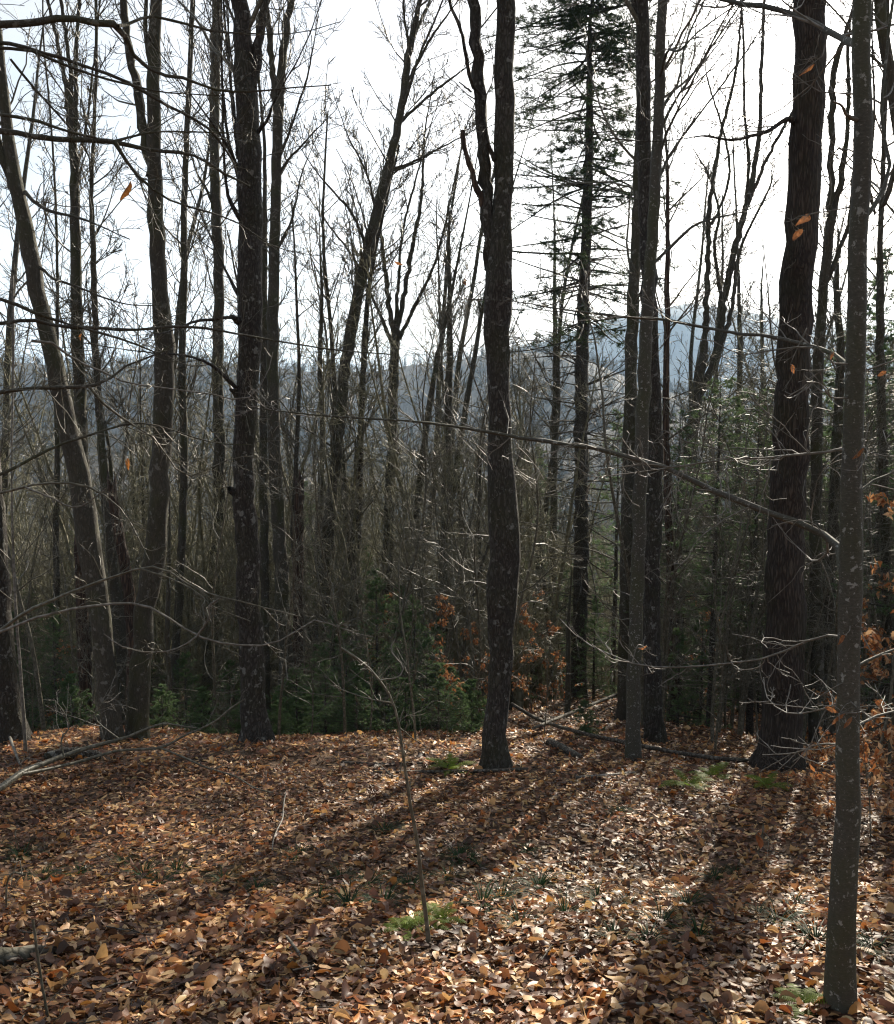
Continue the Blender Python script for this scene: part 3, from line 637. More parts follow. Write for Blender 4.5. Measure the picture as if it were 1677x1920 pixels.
B_ = Tree('grey_green_tree', 'upright mossy trunk crossing behind the leaning tree', 'tree', 19.0,
    [(128, 150, 11), (133, 230, 14), (139, 300, 16), (141, 400, 18), (143, 520, 20), (146, 640, 22), (150, 760, 23), (154, 880, 24), (158, 1000, 25), (160, 1120, 25), (161, 1240, 26), (163, 1365, 30)], 'mid', seed=13)
for p in (((130, 235, 10), (122, 150, 8), (108, 80, 7), (88, -10, 6)), ((136, 240, 9), (134, 150, 8), (124, 60, 7), (112, -10, 6)), ((142, 250, 9), (143, 150, 8), (145, 60, 7), (150, -10, 6)), ((141, 330, 6), (160, 250, 5), (176, 120, 4), (190, -10, 3))):
    B_.stem(p, ext=4, twigs=dict(n=22, l=(.6, 1.8), sub=6, sub2=3, up=.12, flat=0), sides=8)
B_.limbs(24, 5, 15, l=(.8, 2.4), a=(30, 65)).done()
C_ = Tree('bent_pole_tree', 'thin dark bent trunk right of the leaning tree', 'tree', 19.0,
    [(181, 120, 6), (176, 260, 7), (172, 360, 8), (175, 460, 10), (178, 580, 11), (182, 700, 12), (188, 800, 14), (195, 900, 16), (204, 990, 19), (214, 1080, 21), (224, 1170, 23), (232, 1260, 24), (238, 1350, 26)], 'mid', height=19, seed=14)
C_.limbs(38, 6, 18.5, l=(.7, 2.0), a=(30, 65)).done()
Dn = Tree('tree_snag', 'weathered reddish snag leaning behind the left trunks, broken off at the top', 'snag', 17.5,
    [(210, 915, 16), (216, 960, 18), (224, 1010, 20), (234, 1060, 21), (242, 1110, 22), (247, 1180, 23), (250, 1280, 24), (251, 1365, 26)], 'red', seed=15, broken=True)
Dn.done()
B2 = Tree('reddish_tree', 'reddish brown trunk low on the left, under the leaning tree', 'tree', 18.0,
    [(150, 1020, 20), (153, 1120, 22), (158, 1240, 23), (163, 1370, 26)], 'red', seed=16, broken=True)
B2.done()
J_ = Tree('broken_snag', 'short broken snag with a jagged top, right of the tall grey forked trunk', 'snag', 20.5,
    [(562, 912, 17), (560, 980, 18), (559, 1060, 19), (560, 1150, 20), (561, 1250, 21), (562, 1330, 24)], 'red', seed=17, broken=True)
J_.limbs(5, 1.0, 4.5, l=(.3, .8), sub=2, sub2=0, a=(60, 90)).done()
X_ = Tree('edge_tree', 'dark trunk cut by the left edge, with a flared foot', 'tree', base_depth(22, 1392),
    [(-62, 300, 28), (-45, 560, 32), (-25, 800, 36), (-12, 950, 40), (-4, 1060, 42), (2, 1160, 44), (9, 1260, 47), (17, 1340, 52), (22, 1392, 62)], 'rough', height=18, seed=18, sides=18)
X_.limbs(18, 8, 17.5, l=(1.2, 3.2)).limbs(12, 2.5, 8, l=(.5, 1.6), sub=6, sub2=0, a=(45, 80), rf=.006).done()

# ---- middle distance
K_ = Tree('slanting_tree', 'long slanting trunk rising to the right, left of the middle', 'tree', 23.5,
    [(786, 10, 9), (772, 70, 12), (763, 130, 14), (755, 190, 15), (744, 250, 16), (728, 315, 18), (712, 380, 19), (696, 445, 20), (681, 510, 21), (668, 570, 21), (656, 630, 21), (646, 700, 21), (639, 770, 21), (632, 840, 22), (624, 920, 22), (616, 1000, 23), (609, 1080, 24), (603, 1160, 24), (598, 1260, 26)], 'mid', height=21, seed=19)
for k, p in enumerate((((770, 85, 8), (760, 50, 5), (757, -10, 4)), ((768, 90, 8), (782, 55, 6), (805, 5, 5)), ((752, 200, 8), (772, 140, 6), (810, 70, 5), (845, 20, 3)), ((750, 220, 7), (785, 110, 5), (815, 40, 4)), ((742, 235, 9), (775, 205, 6), (830, 160, 5), (870, 130, 3)), ((697, 450, 7), (725, 340, 4), (790, 300, 3)), ((690, 470, 7), (660, 400, 5), (600, 330, 3)), ((725, 320, 8), (760, 310, 5), (850, 265, 3)), ((705, 400, 6), (690, 330, 4), (655, 260, 3)))):
    K_.stem(p, K_.D + .7 * ((k * 5) % 3 - 1), ext=1.4, twigs=dict(n=12, l=(.6, 1.5), sub=5, sub2=3, up=.1, flat=0), sides=6)
K_.limbs(38, 6, 20, l=(1.2, 3.2), a=(25, 60)).done()
L_ = Tree('dark_pole_tree', 'thin dark pole right of the slanting trunk', 'tree', 24.0,
    [(735, 330, 4), (715, 420, 6), (700, 490, 7), (690, 560, 9), (684, 640, 11), (680, 740, 12), (676, 850, 13), (672, 960, 14), (668, 1080, 15), (664, 1200, 17)], 'rough', height=15, seed=20)
L_.limbs(30, 4, 14.5, l=(.7, 2.0), a=(30, 60)).done()
M_ = Tree('vase_shaped_tree', 'mossy forked tree spreading like a vase, midway between slanting and middle trunks', 'tree', 27.0,
    [(741, 610, 17), (740, 660, 18), (738, 740, 18), (736, 820, 19), (732, 900, 20), (729, 980, 21), (727, 1060, 22), (725, 1200, 25)], 'mid', seed=21)
for k, p in enumerate((((738, 625, 12), (726, 540, 9), (715, 440, 7), (706, 400, 4)), ((745, 625, 12), (760, 540, 9), (778, 440, 8), (792, 360, 6), (796, 260, 4)), ((742, 620, 9), (748, 520, 6), (756, 430, 5), (790, 300, 3)), ((746, 640, 8), (785, 560, 6), (820, 480, 5), (850, 350, 3)), ((734, 640, 8), (700, 560, 6), (660, 480, 4), (600, 400, 3)))):
    M_.stem(p, M_.D + .8 * ((k * 5) % 3 - 1), ext=2, twigs=dict(n=24, l=(.7, 2.0), sub=6, sub2=3, up=.14, flat=0), sides=7)
M_.limbs(14, 3, 9, l=(.7, 2.0), a=(35, 65)); M_.leaf(748, 494, 26, 25.5, 70); M_.leaf(872, 530, 22, 26, 10); M_.done()
POLES = [
 ([(842, 440, 5), (843, 560, 9), (843, 660, 13), (841, 780, 15), (838, 900, 16), (834, 1020, 17)], 26, 'upright pole left of the middle tree, in the pale thicket'),
 ([(868, 440, 4), (845, 560, 6), (825, 650, 9), (812, 720, 11), (800, 800, 12), (788, 900, 13), (776, 1030, 14)], 25, 'dark pole slanting to the right, between vase shaped and middle trees'),
 ([(925, 480, 4), (905, 580, 7), (890, 670, 9), (876, 750, 11), (862, 840, 12), (846, 950, 13), (832, 1060, 14)], 28, 'slanting pole just left of the middle tree'),
 ([(1252, 330, 6), (1252, 480, 9), (1251, 640, 11), (1249, 800, 13), (1252, 920, 14), (1257, 1050, 15), (1261, 1160, 16), (1262, 1290, 17), (1262, 1385, 19)], 17.0, 'thin russet brown trunk right of the rough barked twin'),
 ([(108, 560, 6), (106, 700, 8), (108, 850, 10), (106, 1000, 11), (107, 1150, 12), (106, 1330, 14)], 22, 'thin greenish pole left of the crossing mossy trunk'),
 ([(604, 560, 7), (600, 680, 9), (605, 800, 11), (601, 920, 12), (598, 1050, 13), (596, 1200, 14)], 27, 'upright pole behind the foot of the slanting trunk'),
 ([(497, 420, 9), (496, 560, 12), (495, 700, 14), (494, 850, 15), (496, 1000, 16), (498, 1180, 17)], 21, 'narrow pole in the gap right of the thick black trunk'),
 ([(1385, 520, 6), (1388, 640, 9), (1386, 760, 11), (1382, 900, 12), (1380, 1050, 12)], 30, 'straight pole left of the broad furrowed trunk'),
 ([(1428, 560, 5), (1430, 680, 7), (1428, 800, 9), (1425, 950, 10)], 33, 'faint straight pole close to the broad furrowed trunk'),
 ([(1040, 560, 7), (1042, 700, 11), (1040, 830, 13), (1038, 980, 14), (1036, 1120, 15)], 30, 'shaded pole between the middle tree and the conifer'),
 ([(1568, 540, 12), (1576, 640, 14), (1574, 760, 16), (1569, 880, 17), (1562, 1000, 18), (1555, 1120, 19), (1551, 1240, 20), (1550, 1330, 22)], 16.5, 'dark trunk in the gap between the broad trunk and nearest beech'),
 ([(1528, 900, 12), (1527, 1000, 13), (1524, 1120, 14), (1520, 1250, 16)], 22, 'shaded trunk peeping out right of the broad furrowed trunk'),
 ([(1652, 420, 10), (1650, 560, 14), (1652, 700, 16), (1656, 850, 17), (1660, 1000, 18), (1664, 1200, 20)], 17, 'mossy trunk right of the nearest beech, at the right edge'),
 ([(22, 880, 3), (24, 1000, 4), (28, 1100, 5), (36, 1220, 5), (44, 1330, 6)], 10.5, 'pale wand thin sapling stem beside the left edge tree'),
 ([(318, 1000, 5), (316, 1100, 8), (314, 1200, 9), (320, 1290, 9), (322, 1370, 10)], 15.2, 'black dead sapling stem right of the two-stemmed tree'),
 ([(1066, 1180, 8), (1066, 1260, 10), (1065, 1345, 12)], 18, 'short dark stem just left of the conifer foot'),
]
for i, (p, D, lab) in enumerate(POLES):
    small = D in (10.5, 15.2, 18)
    t = Tree('pole_tree', lab, 'tree', D, p, 'red' if 'russet' in lab else ('pale_twig' if 'pale wand' in lab else 'mid'), height=(5.5 if D == 10.5 else 4.2 if D == 15.2 else 3 if D == 18 else {3: 11.5, 10: 9, 11: 9}.get(i, 15 + (i * 7) % 5)), seed=40 + i, sides=10, lump=.05, top_r=.012)
    if D == 18: t.limbs(6, .5, 2.8, l=(.2, .6), sub=3, sub2=0)
    elif small: t.limbs(14, .8, 4, l=(.4, 1.1), sub=5, sub2=0, a=(40, 75), rf=.006, rmin=.0018)
    else: t.limbs(26, 4.5, 14.5, l=(.8, 2.2), a=(28, 58), sub=7, sub2=2).limbs(10, 1.5, 4.5, l=(.5, 1.4), sub=5, sub2=0, a=(45, 80), rf=.006)
    t.done()
S_ = Tree('y_forked_tree', 'dark tree forking low into a slender Y, left of the broad furrowed trunk', 'tree', 22.0,
    [(1322, 640, 14), (1314, 690, 18), (1307, 740, 21), (1300, 800, 22), (1292, 870, 22), (1284, 960, 22), (1278, 1050, 22), (1272, 1150, 23), (1268, 1300, 26)], 'mid', seed=22)
for k, p in enumerate((((1318, 690, 13), (1324, 600, 11), (1328, 500, 10), (1329, 400, 9), (1340, 330, 8), (1350, 260, 7), (1365, 200, 6), (1382, 120, 5), (1390, 20, 4)),
          ((1310, 745, 17), (1335, 690, 15), (1350, 620, 14), (1362, 540, 13), (1380, 460, 12), (1395, 400, 11), (1412, 330, 10), (1425, 240, 8), (1428, 140, 7), (1432, 20, 6)),
          ((1392, 410, 8), (1420, 340, 7), (1452, 270, 6), (1480, 220, 5)), ((1398, 392, 7), (1404, 300, 6), (1396, 200, 5), (1394, 60, 4)), ((1340, 690, 9), (1372, 580, 8), (1388, 470, 6), (1440, 360, 4)),
          ((1334, 420, 6), (1350, 390, 5), (1368, 330, 5), (1360, 260, 4), (1330, 160, 3)), ((1356, 580, 7), (1340, 470, 6), (1348, 400, 5), (1330, 330, 4)))):
    S_.stem(p, S_.D + .6 * ((k * 5) % 3 - 1), ext=.8, twigs=dict(n=18, l=(.5, 1.6), sub=6, sub2=2, up=.1, flat=0), sides=8)
S_.limbs(10, 3, 7, l=(.6, 1.6), a=(35, 65)).done()
U_ = Tree('crooked_tree', 'crooked multi-stemmed tree between the broad trunk and the nearest beech', 'tree', 15.0,
    [(1560, 400, 16), (1552, 460, 18), (1546, 520, 18), (1540, 590, 18), (1535, 680, 19), (1532, 800, 20), (1530, 950, 21), (1530, 1100, 22), (1532, 1250, 24)], 'mid', seed=23)
for p in (((1556, 430, 13), (1558, 340, 12), (1560, 250, 11), (1562, 150, 11), (1572, 100, 11), (1584, 70, 8)), ((1556, 430, 12), (1574, 350, 11), (1586, 280, 9), (1592, 180, 7)), ((1545, 550, 10), (1570, 480, 9), (1592, 420, 7), (1600, 330, 5))):
    U_.stem(p, ext=2.5, twigs=dict(n=14, l=(.5, 1.4), sub=6, up=.1, flat=0), sides=9)
U_.limbs(10, 3, 8, l=(.5, 1.5), a=(35, 70)).done()
W_ = Tree('right_edge_tree', 'thick dark stems of a tree leaning in at the top right corner', 'tree', 8.0,
    [(1648, -10, 20), (1656, 60, 20), (1668, 130, 20), (1690, 260, 24), (1720, 420, 28), (1745, 700, 32), (1755, 1000, 36), (1760, 1500, 44)], 'mid', height=15, seed=24)
W_.stem([(1690, 270, 12), (1660, 380, 0.1 + 8), (1640, 400, 6), (1630, 330, 5), (1640, 220, 4), (1636, 100, 3)], W_.D, ext=1, twigs=dict(n=12, l=(.4, 1.0)))
W_.limbs(24, 5, 14.5, l=(1.0, 3.0), a=(35, 70)).done()

# ---- tree beyond the left edge whose limbs hang into the view
LX = Tree('overhanging_tree', 'bare tree beyond the left edge whose dark sinuous limbs hang across the trunks', 'tree', 6.6,
    [(-420, -200, 60), (-400, 300, 66), (-390, 800, 72), (-380, 1300, 80), (-376, 1600, 96)], 'mid', height=13, seed=25, twig='twig')
tw = dict(n=16, l=(.25, .8), sub=5, wig=.2)
def LS(pts, D1=None, D0=6.4, bark='mid', **k):
    t = dict(tw); t.update(k); return LX.stem(pts, D1, D0=D0, bark=bark, twigs=t, sides=8)
LS([(-400, 130, 26), (-200, 70, 20), (-60, 48, 16), (0, 44, 14), (60, 39, 13), (120, 33, 13), (170, 41, 13), (222, 50, 14), (237, 80, 10), (256, 108, 8), (300, 140, 6.5), (355, 148, 5.5), (400, 168, 5), (470, 172, 4), (540, 165, 3), (620, 160, 2)], 7.6)
LS([(222, 50, 8), (240, 45, 6), (270, 33, 5), (300, 32, 5), (350, 45, 4.5), (400, 58, 4), (460, 63, 3), (560, 61, 2), (640, 40, 1.5)], 7.8, D0=6.9, n=10)
LS([(-395, 330, 24), (-160, 250, 16), (-40, 243, 12), (0, 247, 11), (60, 255, 10), (130, 262, 10), (215, 266, 9), (290, 282, 7), (345, 287, 6), (390, 305, 5.5), (430, 330, 5), (470, 350, 3)], 7.8)
LS([(-160, 200, 9), (-20, 212, 7), (30, 218, 7), (90, 232, 6), (130, 247, 5), (180, 258, 4)], 7.0, D0=6.5, n=8)
LS([(213, 266, 9), (240, 305, 6.5), (270, 340, 5.5), (310, 370, 4.5), (345, 385, 4), (400, 400, 3.5), (450, 420, 3), (500, 455, 2.4), (540, 470, 1.8), (600, 480, 1.3)], 7.6, D0=7.0)
LS([(213, 264, 6), (250, 255, 4), (300, 247, 3.4), (340, 247, 3), (390, 248, 2.4), (460, 250, 1.6)], 7.4, D0=7.0, n=8)
LS([(-395, 250, 16), (-120, 90, 9), (0, 80, 7), (60, 92, 7), (120, 112, 6.5), (180, 130, 6), (240, 155, 6), (300, 190, 5.5), (350, 215, 5.5), (395, 245, 5), (430, 290, 4.5), (445, 325, 3)], 8.4, D0=6.5)
LS([(-60, 88, 7), (0, 90, 6), (60, 95, 5.5), (130, 125, 5), (190, 145, 4.5), (250, 160, 4), (300, 172, 3), (420, 180, 2)], 7.4, D0=6.7, n=10)
LS([(20, 110, 5), (60, 160, 4.5), (110, 215, 4), (150, 262, 3.5), (170, 300, 2.5)], 7.2, D0=6.8, n=7)
LS([(-390, 620, 18), (-120, 545, 9), (0, 560, 7), (40, 575, 7), (75, 590, 6), (120, 606, 5), (180, 622, 4.5), (240, 640, 4), (290, 660, 3)], 7.2)
LS([(-390, 640, 18), (-120, 590, 9), (0, 605, 7), (60, 600, 7), (110, 612, 6), (170, 615, 6), (250, 618, 5.5), (350, 612, 5), (440, 625, 4), (500, 636, 3.4), (620, 655, 2.6), (740, 665, 2)], 8.0)
LS([(-385, 860, 20), (-120, 760, 10), (0, 735, 8), (60, 728, 7.5), (130, 727, 7), (170, 724, 6), (200, 715, 5), (230, 690, 4), (260, 675, 3.4), (290, 668, 2.8), (330, 640, 2)], 6.6, D0=6.0)
LS([(168, 724, 6), (200, 760, 4.5), (240, 790, 4), (270, 808, 3.6), (300, 830, 3), (315, 860, 2.7), (340, 890, 2.5), (352, 895, 2.3), (400, 875, 2), (440, 858, 1.8), (480, 856, 1.6), (530, 868, 1.3)], 6.6, D0=6.3, bark='twig', l=(.12, .4))
LS([(-385, 960, 14), (-120, 925, 7), (0, 890, 6), (60, 860, 5.5), (110, 835, 5), (170, 815, 4.5), (230, 797, 4), (270, 793, 3), (310, 802, 2.4), (400, 830, 2), (470, 834, 1.6)], 6.6, D0=6.0)
LS([(60, 640, 6), (105, 645, 4), (140, 675, 3.5), (190, 695, 3.2), (230, 715, 3), (290, 725, 2.8), (400, 740, 2.5), (450, 750, 2.3), (480, 735, 2), (505, 690, 1.6), (512, 660, 1.2)], 6.8, D0=6.4, bark='pale_twig', l=(.12, .4))
LS([(-385, 1010, 14), (-120, 950, 6), (0, 925, 5), (50, 912, 4.6), (110, 905, 4.2), (160, 910, 3.8), (200, 930, 3.4), (235, 965, 2.8), (260, 1010, 2.3), (280, 1050, 1.7)], 5.8, D0=6.0, bark='twig', l=(.12, .45))
LS([(48, 914, 4), (100, 935, 3), (130, 950, 2.8), (160, 945, 2.3), (200, 915, 1.6)], 5.7, D0=5.9, bark='pale_twig', l=(.1, .3), n=10)
LS([(-382, 1340, 16), (-160, 1260, 9), (-20, 1195, 7), (50, 1147, 6), (130, 1112, 5.2), (200, 1086, 4.6), (265, 1065, 4), (310, 1068, 3.4), (370, 1105, 3), (460, 1130, 2.5), (560, 1155, 2)], 5.6, D0=6.0, bark='twig', l=(.12, .45))
LS([(-60, 1215, 7), (30, 1172, 5.2), (100, 1150, 5), (200, 1133, 4.5), (262, 1132, 4.2), (310, 1155, 4), (370, 1192, 3.8), (430, 1207, 3.4), (500, 1210, 3), (545, 1190, 2.6), (600, 1160, 2.2), (640, 1180, 1.8), (700, 1195, 1.4)], 5.4, D0=5.8, bark='pale_twig', l=(.12, .4))
LS([(370, 1192, 4), (392, 1158, 3.6), (393, 1137, 3.4), (412, 1122, 2.8)], 5.5, D0=5.55, bark='pale_twig', n=5, l=(.06, .2))
LS([(370, 1192, 3.6), (340, 1213, 3.2), (290, 1224, 3), (230, 1212, 2.4), (195, 1188, 1.6)], 5.4, D0=5.55, bark='pale_twig', n=6, l=(.06, .25))
LS([(265, 1066, 4), (320, 1085, 3), (370, 1110, 2.6), (395, 1135, 2.2), (470, 1165, 1.8)], 5.5, D0=5.75, bark='twig', n=8, l=(.1, .3))
LX.limbs(22, 5.5, 12.8, l=(1.2, 3.5))
for a in ((235, 358, 62, 7.2, -32), (152, 632, 20, 6.5, -10), (240, 870, 36, 6.3, 5)): LX.leaf(*a, colour=(.47, .19, .05))
LX.done()

# ---- thin sapling in front
S0 = Tree('front_sapling', 'thin bare sapling standing in the leaves in front, curving up to the left', 'sapling', base_depth(804, 1775),
    [(640, 1215, 1.6), (680, 1242, 2.4), (712, 1275, 3.4), (735, 1312, 4.2), (748, 1360, 5), (757, 1420, 5.6), (764, 1470, 6), (774, 1530, 6.4), (784, 1595, 7), (792, 1660, 7.6), (800, 1730, 8.2), (804, 1775, 9)], 'twig', seed=30, sides=8, flare=1.1, lump=.03)
S0.stem([(738, 1318, 3), (700, 1312, 2.2), (660, 1300, 1.8), (620, 1285, 1.3)], S0.D + .2, bark='twig', twigs=dict(n=5, l=(.08, .2), sub=2), sides=5)
S0.stem([(750, 1365, 2.6), (775, 1385, 2), (800, 1400, 1.5)], S0.D + .1, bark='twig', sides=5)
S0.spray(S0.P[None], S0.R[None], n=14, t0=.55, l=(.1, .35), sub=3, wig=.2)
S0.stem([(712, 1275, 2.6), (745, 1270, 2.4), (757, 1253, 2.6), (740, 1230, 2.6), (733, 1215, 2.4), (741, 1199, 1.6)], S0.D + .1, bark='pale_twig', sides=6)
S0.done()

# ------------------------------------------------------------------ conifers
def needles_np(P, rng, per, ln, wd, col, spread=55, droop=0.0):
    """thin blades along every twig of P"""
    B, N, _ = P.shape
    m = B * per
    idx = np.repeat(np.arange(B), per); t = rng.uniform(.05, 1, m)
    f = t * (N - 1); i = np.clip(f.astype(int), 0, N - 2); w = (f - i)[:, None]
    pos = P[idx, i] * (1 - w) + P[idx, i + 1] * w; T = norm(P[idx, i + 1] - P[idx, i])
    v = rng.normal(size=(m, 3)); v[:, 2] *= .45; v -= (v * T).sum(-1, keepdims=True) * T; v = norm(v)
    a = np.radians(rng.uniform(spread * .5, spread * 1.3, m))[:, None]
    d = np.cos(a) * T + np.sin(a) * v; d[:, 2] -= droop; d = norm(d)
    L = (rng.uniform(.6, 1.15, m) * ln)[:, None]
    sd_ = norm(np.cross(d, rng.normal(size=(m, 3)))) * (wd / 2)
    V = np.stack([pos - sd_, pos + sd_, pos + d * L], 1).reshape(-1, 3)
    F = np.arange(m * 3).reshape(-1, 3)
    c = np.asarray(col)[None] * rng.uniform(.65, 1.35, (m, 1)) * rng.uniform(.9, 1.1, (m, 3))
    return V, F, np.repeat(c, 3, axis=0)
def conifer_parts(h, r0, rng, prof, whorl=.3, per=6, t_live=0.0, sub_d=11, nper=12, nl=.03, nw=.006, rise=5, col=(.03, .055, .022), dead=0, seg=7, sub2=4):
    """trunk, bare boughs and needles about the origin"""
    n = 26; z = np.linspace(-.1, h, n); P = np.stack([rng.normal(0, .006 * h ** .5, n).cumsum() * .3, rng.normal(0, .006 * h ** .5, n).cumsum() * .3, z], 1)
    R = np.maximum(r0 * (1 - z / h) ** .8, .004)
    tr = Tubes().add(P, R, 10)
    zs = np.arange(h * t_live + rng.uniform(0, whorl), h * .985, whorl)
    zb = np.repeat(zs, per) + rng.uniform(-.4, .4, len(zs) * per) * whorl; m = len(zb)
    zb = np.clip(zb, .02, h * .99)
    az = rng.uniform(0, 2 * np.pi, m); L = np.array([prof(q) for q in zb / h]) * rng.uniform(.55, 1.15, m)
    st = np.stack([np.interp(zb, z, P[:, 0]), np.interp(zb, z, P[:, 1]), zb], 1)
    el = np.radians(rise + 30 * (zb / h) ** 3 + rng.normal(0, 7, m))
    d = np.stack([np.cos(az) * np.cos(el), np.sin(az) * np.cos(el), np.sin(el)], 1)
    bp = np.zeros((m, seg, 3)); bp[:, 0] = st
    for k in range(1, seg):
        d = norm(d + rng.normal(0, .05, (m, 3)) + np.array([0, 0, -.035 if k < seg * .55 else .07])); bp[:, k] = bp[:, k - 1] + d * (L / (seg - 1))[:, None]
    br = np.maximum((L * .012)[:, None] * np.linspace(1, .3, seg)[None], .0025)
    bo = Tubes().add(bp, br, 4)
    a2, r2 = grow(bp, br, sub_d, rng, .12, 1.0, 35, 65, .18, .42, 4, .08, -.01, .008, .0018, flat=.8, shrink=.7, rel=True)
    bo.add(a2, r2, 3)
    tw = [a2, bp[:, seg // 3:]]
    if sub2:
        a3, r3 = grow(a2, r2, sub2, rng, .2, 1.0, 30, 60, .25, .5, 4, .08, -.01, .008, .0015, flat=.7, rel=True); tw.append(a3)
    Vn, Fn, Cn, k0 = [], [], [], 0
    for a in tw:
        V, F, C = needles_np(a, rng, nper, nl, nw, col); Vn.append(V); Fn.append(F + k0); Cn.append(C); k0 += len(V)
    return tr, bo, (np.concatenate(Vn), np.concatenate(Fn), np.concatenate(Cn))

# tall conifer right of the middle tree
prng = np.random.default_rng(77)
pb = ground_hit(1083, 1312)
P_ = Tree('tall_conifer', 'tall conifer with ragged dark green top and dead lower boughs, right of middle tree', 'conifer', 25.0,
    [(1106, 60, 8), (1106, 160, 12), (1105, 260, 15), (1101, 400, 19), (1097, 520, 21), (1093, 640, 24), (1091, 760, 25), (1091, 900, 26), (1090, 1040, 27), (1087, 1180, 28), (1084, 1300, 32)], 'conifer_bark', height=19.3, seed=33, sides=14)
def boughs(tree, n, h0, h1, l, el, rng, seg=9, sag=-.03, lift=.05, profile=None):
    hb = rng.uniform(h0, h1, n); zb = tree.base[2] + hb
    st = np.stack([np.interp(zb, tree.P[:, 2], tree.P[:, j]) for j in range(2)] + [zb], 1)
    az = rng.uniform(0, 2 * np.pi, n); e = np.radians(rng.uniform(*el, n)); L = rng.uniform(*l, n)
    if profile: L = L * np.array([profile(x) for x in (hb - h0) / (h1 - h0)])
    d = np.stack([np.cos(az) * np.cos(e), np.sin(az) * np.cos(e), np.sin(e)], 1)
    bp = np.zeros((n, seg, 3)); bp[:, 0] = st
    for k in range(1, seg):
        d = norm(d + rng.normal(0, .06, (n, 3)) + np.array([0, 0, sag if k < seg * .5 else lift])); bp[:, k] = bp[:, k - 1] + d * (L / (seg - 1))[:, None]
    br = np.maximum((L * .011)[:, None] * np.linspace(1, .25, seg)[None], .004)
    return bp, br
# live top: boughs in broken tiers
tiers = [(b0, b0 + .35) for b0 in (10.2, 11.0, 11.8, 12.5, 13.1, 13.7, 14.3, 14.9, 15.5, 16.0, 16.5, 16.9, 17.3, 17.6, 17.9, 18.2, 18.5, 18.8)]
LB, LR = [], []
for k, (b0, b1) in enumerate(tiers):
    f = (1 - (k / 18) ** 6 * .35) * prng.uniform(.75, 1.15)
    b, r = boughs(P_, 8 if k < 5 else 15, b0, b1, (.9 * f, 3.2 * f), (-20, 14), prng); LB.append(b); LR.append(r)
LB = np.concatenate(LB); LR = np.concatenate(LR)
P_.crown.add(LB, LR, 5)
a2, r2 = grow(LB, LR, 15, prng, .32, 1.0, 30, 65, .16, .38, 5, .1, .01, .008, .004, flat=.75, shrink=.6, rel=True)
a3, r3 = grow(a2, r2, 4, prng, .2, 1.0, 30, 60, .3, .6, 4, .1, 0, .008, .003, flat=.6, rel=True)
Vn, Fn, Cn, k0 = [], [], [], 0
for a, per in ((a2, 19), (a3, 9)):
    v, f, c = needles_np(a, prng, per, .085, .0125, (.034, .052, .022), 60); Vn.append(v); Fn.append(f + k0); Cn.append(c); k0 += len(v)
link('needles', mesh_np('needles', np.concatenate(Vn) - P_.base, np.concatenate(Fn), M['needle'], False, np.concatenate(Cn)), P_.root)
# dead boughs
for n, h0, h1, l, el in ((95, 7.5, 14.0, (.8, 2.7), (-12, 28)), (120, 1.2, 8.0, (.8, 2.4), (-35, 35))):
    b, r = boughs(P_, n, h0, h1, l, el, prng, sag=-.02, lift=.03); P_.crown.add(b, r, 4)
    a2, r2 = grow(b, r, 7, prng, .25, 1.0, 25, 60, .18, .45, 5, .12, -.02, .007, .003, flat=.6, rel=True); P_.crown.add(a2, r2, 3)
    a3, r3 = grow(a2, r2, 2, prng, .25, 1.0, 25, 60, .3, .6, 3, .12, -.02, .007, .003, flat=.4, rel=True); P_.crown.add(a3, r3, 3)
# a few green sprays low on the live part
gb, gr = boughs(P_, 16, 10.5, 13.5, (1.2, 2.6), (-15, 10), prng); P_.crown.add(gb, gr, 4)
a2, r2 = grow(gb, gr, 10, prng, .55, 1.0, 30, 60, .14, .3, 5, .1, 0, .008, .004, flat=.75, rel=True)
v, f, c = needles_np(a2, prng, 40, .085, .014, (.022, .038, .014), 60)
link('needles', mesh_np('needles', v - P_.base, f, M['needle'], False, c), P_.root)
P_.twig = M['conifer_bark']; P_.done()

# small conifers
con_protos = []
for i, (h, w) in enumerate(((2.6, .85), (1.9, .75), (1.3, .6), (3.6, .95), (.8, .42))):
    r_ = np.random.default_rng(500 + i)
    prof = lambda q, w=w: w * (1 - q) ** .75 + .05
    con_protos.append((h, conifer_parts(h, .012 * h + .006, r_, prof, whorl=.13 if h > 1 else .09, per=7, nper=10, sub_d=9, sub2=3, nl=.032, nw=.0052, col=(.105, .165, .07))))
r_ = np.random.default_rng(555); con_protos.append((8.0, conifer_parts(8.0, .085, r_, lambda q: 1.55 * (1 - q) ** .7 + .1, whorl=.34, per=6, nper=9, sub_d=9, sub2=3, nl=.065, nw=.009, rise=-2, col=(.10, .155, .066), t_live=.1)))
r_ = np.random.default_rng(556); con_protos.append((8.0, conifer_parts(8.0, .085, r_, lambda q: 1.7 * (1 - q) ** .6 + .15, whorl=.32, per=6, nper=9, sub_d=9, sub2=3, nl=.065, nw=.010, rise=-2, col=(.10, .155, .066), t_live=.33)))
con_mesh = []
for h, (tr, bo, nd) in con_protos:
    con_mesh.append((tr.mesh('trunk', M['conifer_bark']), bo.mesh('boughs', M['conifer_bark']), mesh_np('needles', nd[0], nd[1], M['needle'], False, nd[2])))
def place_conifer(px, D, k, s, label, group=None, name='young_conifer', rz=0.0):
    p = at(px, 1200, D); x, y = p[0], D
    o = empty(name, (x, y, float(Hgt(x, y)) - .03), label, 'conifer', group); o.scale = (s, s, s * 1.0); o.rotation_euler[2] = rz
    for nm, me in zip(('trunk', 'boughs', 'needles'), con_mesh[k]): link(nm, me, o)
    return o
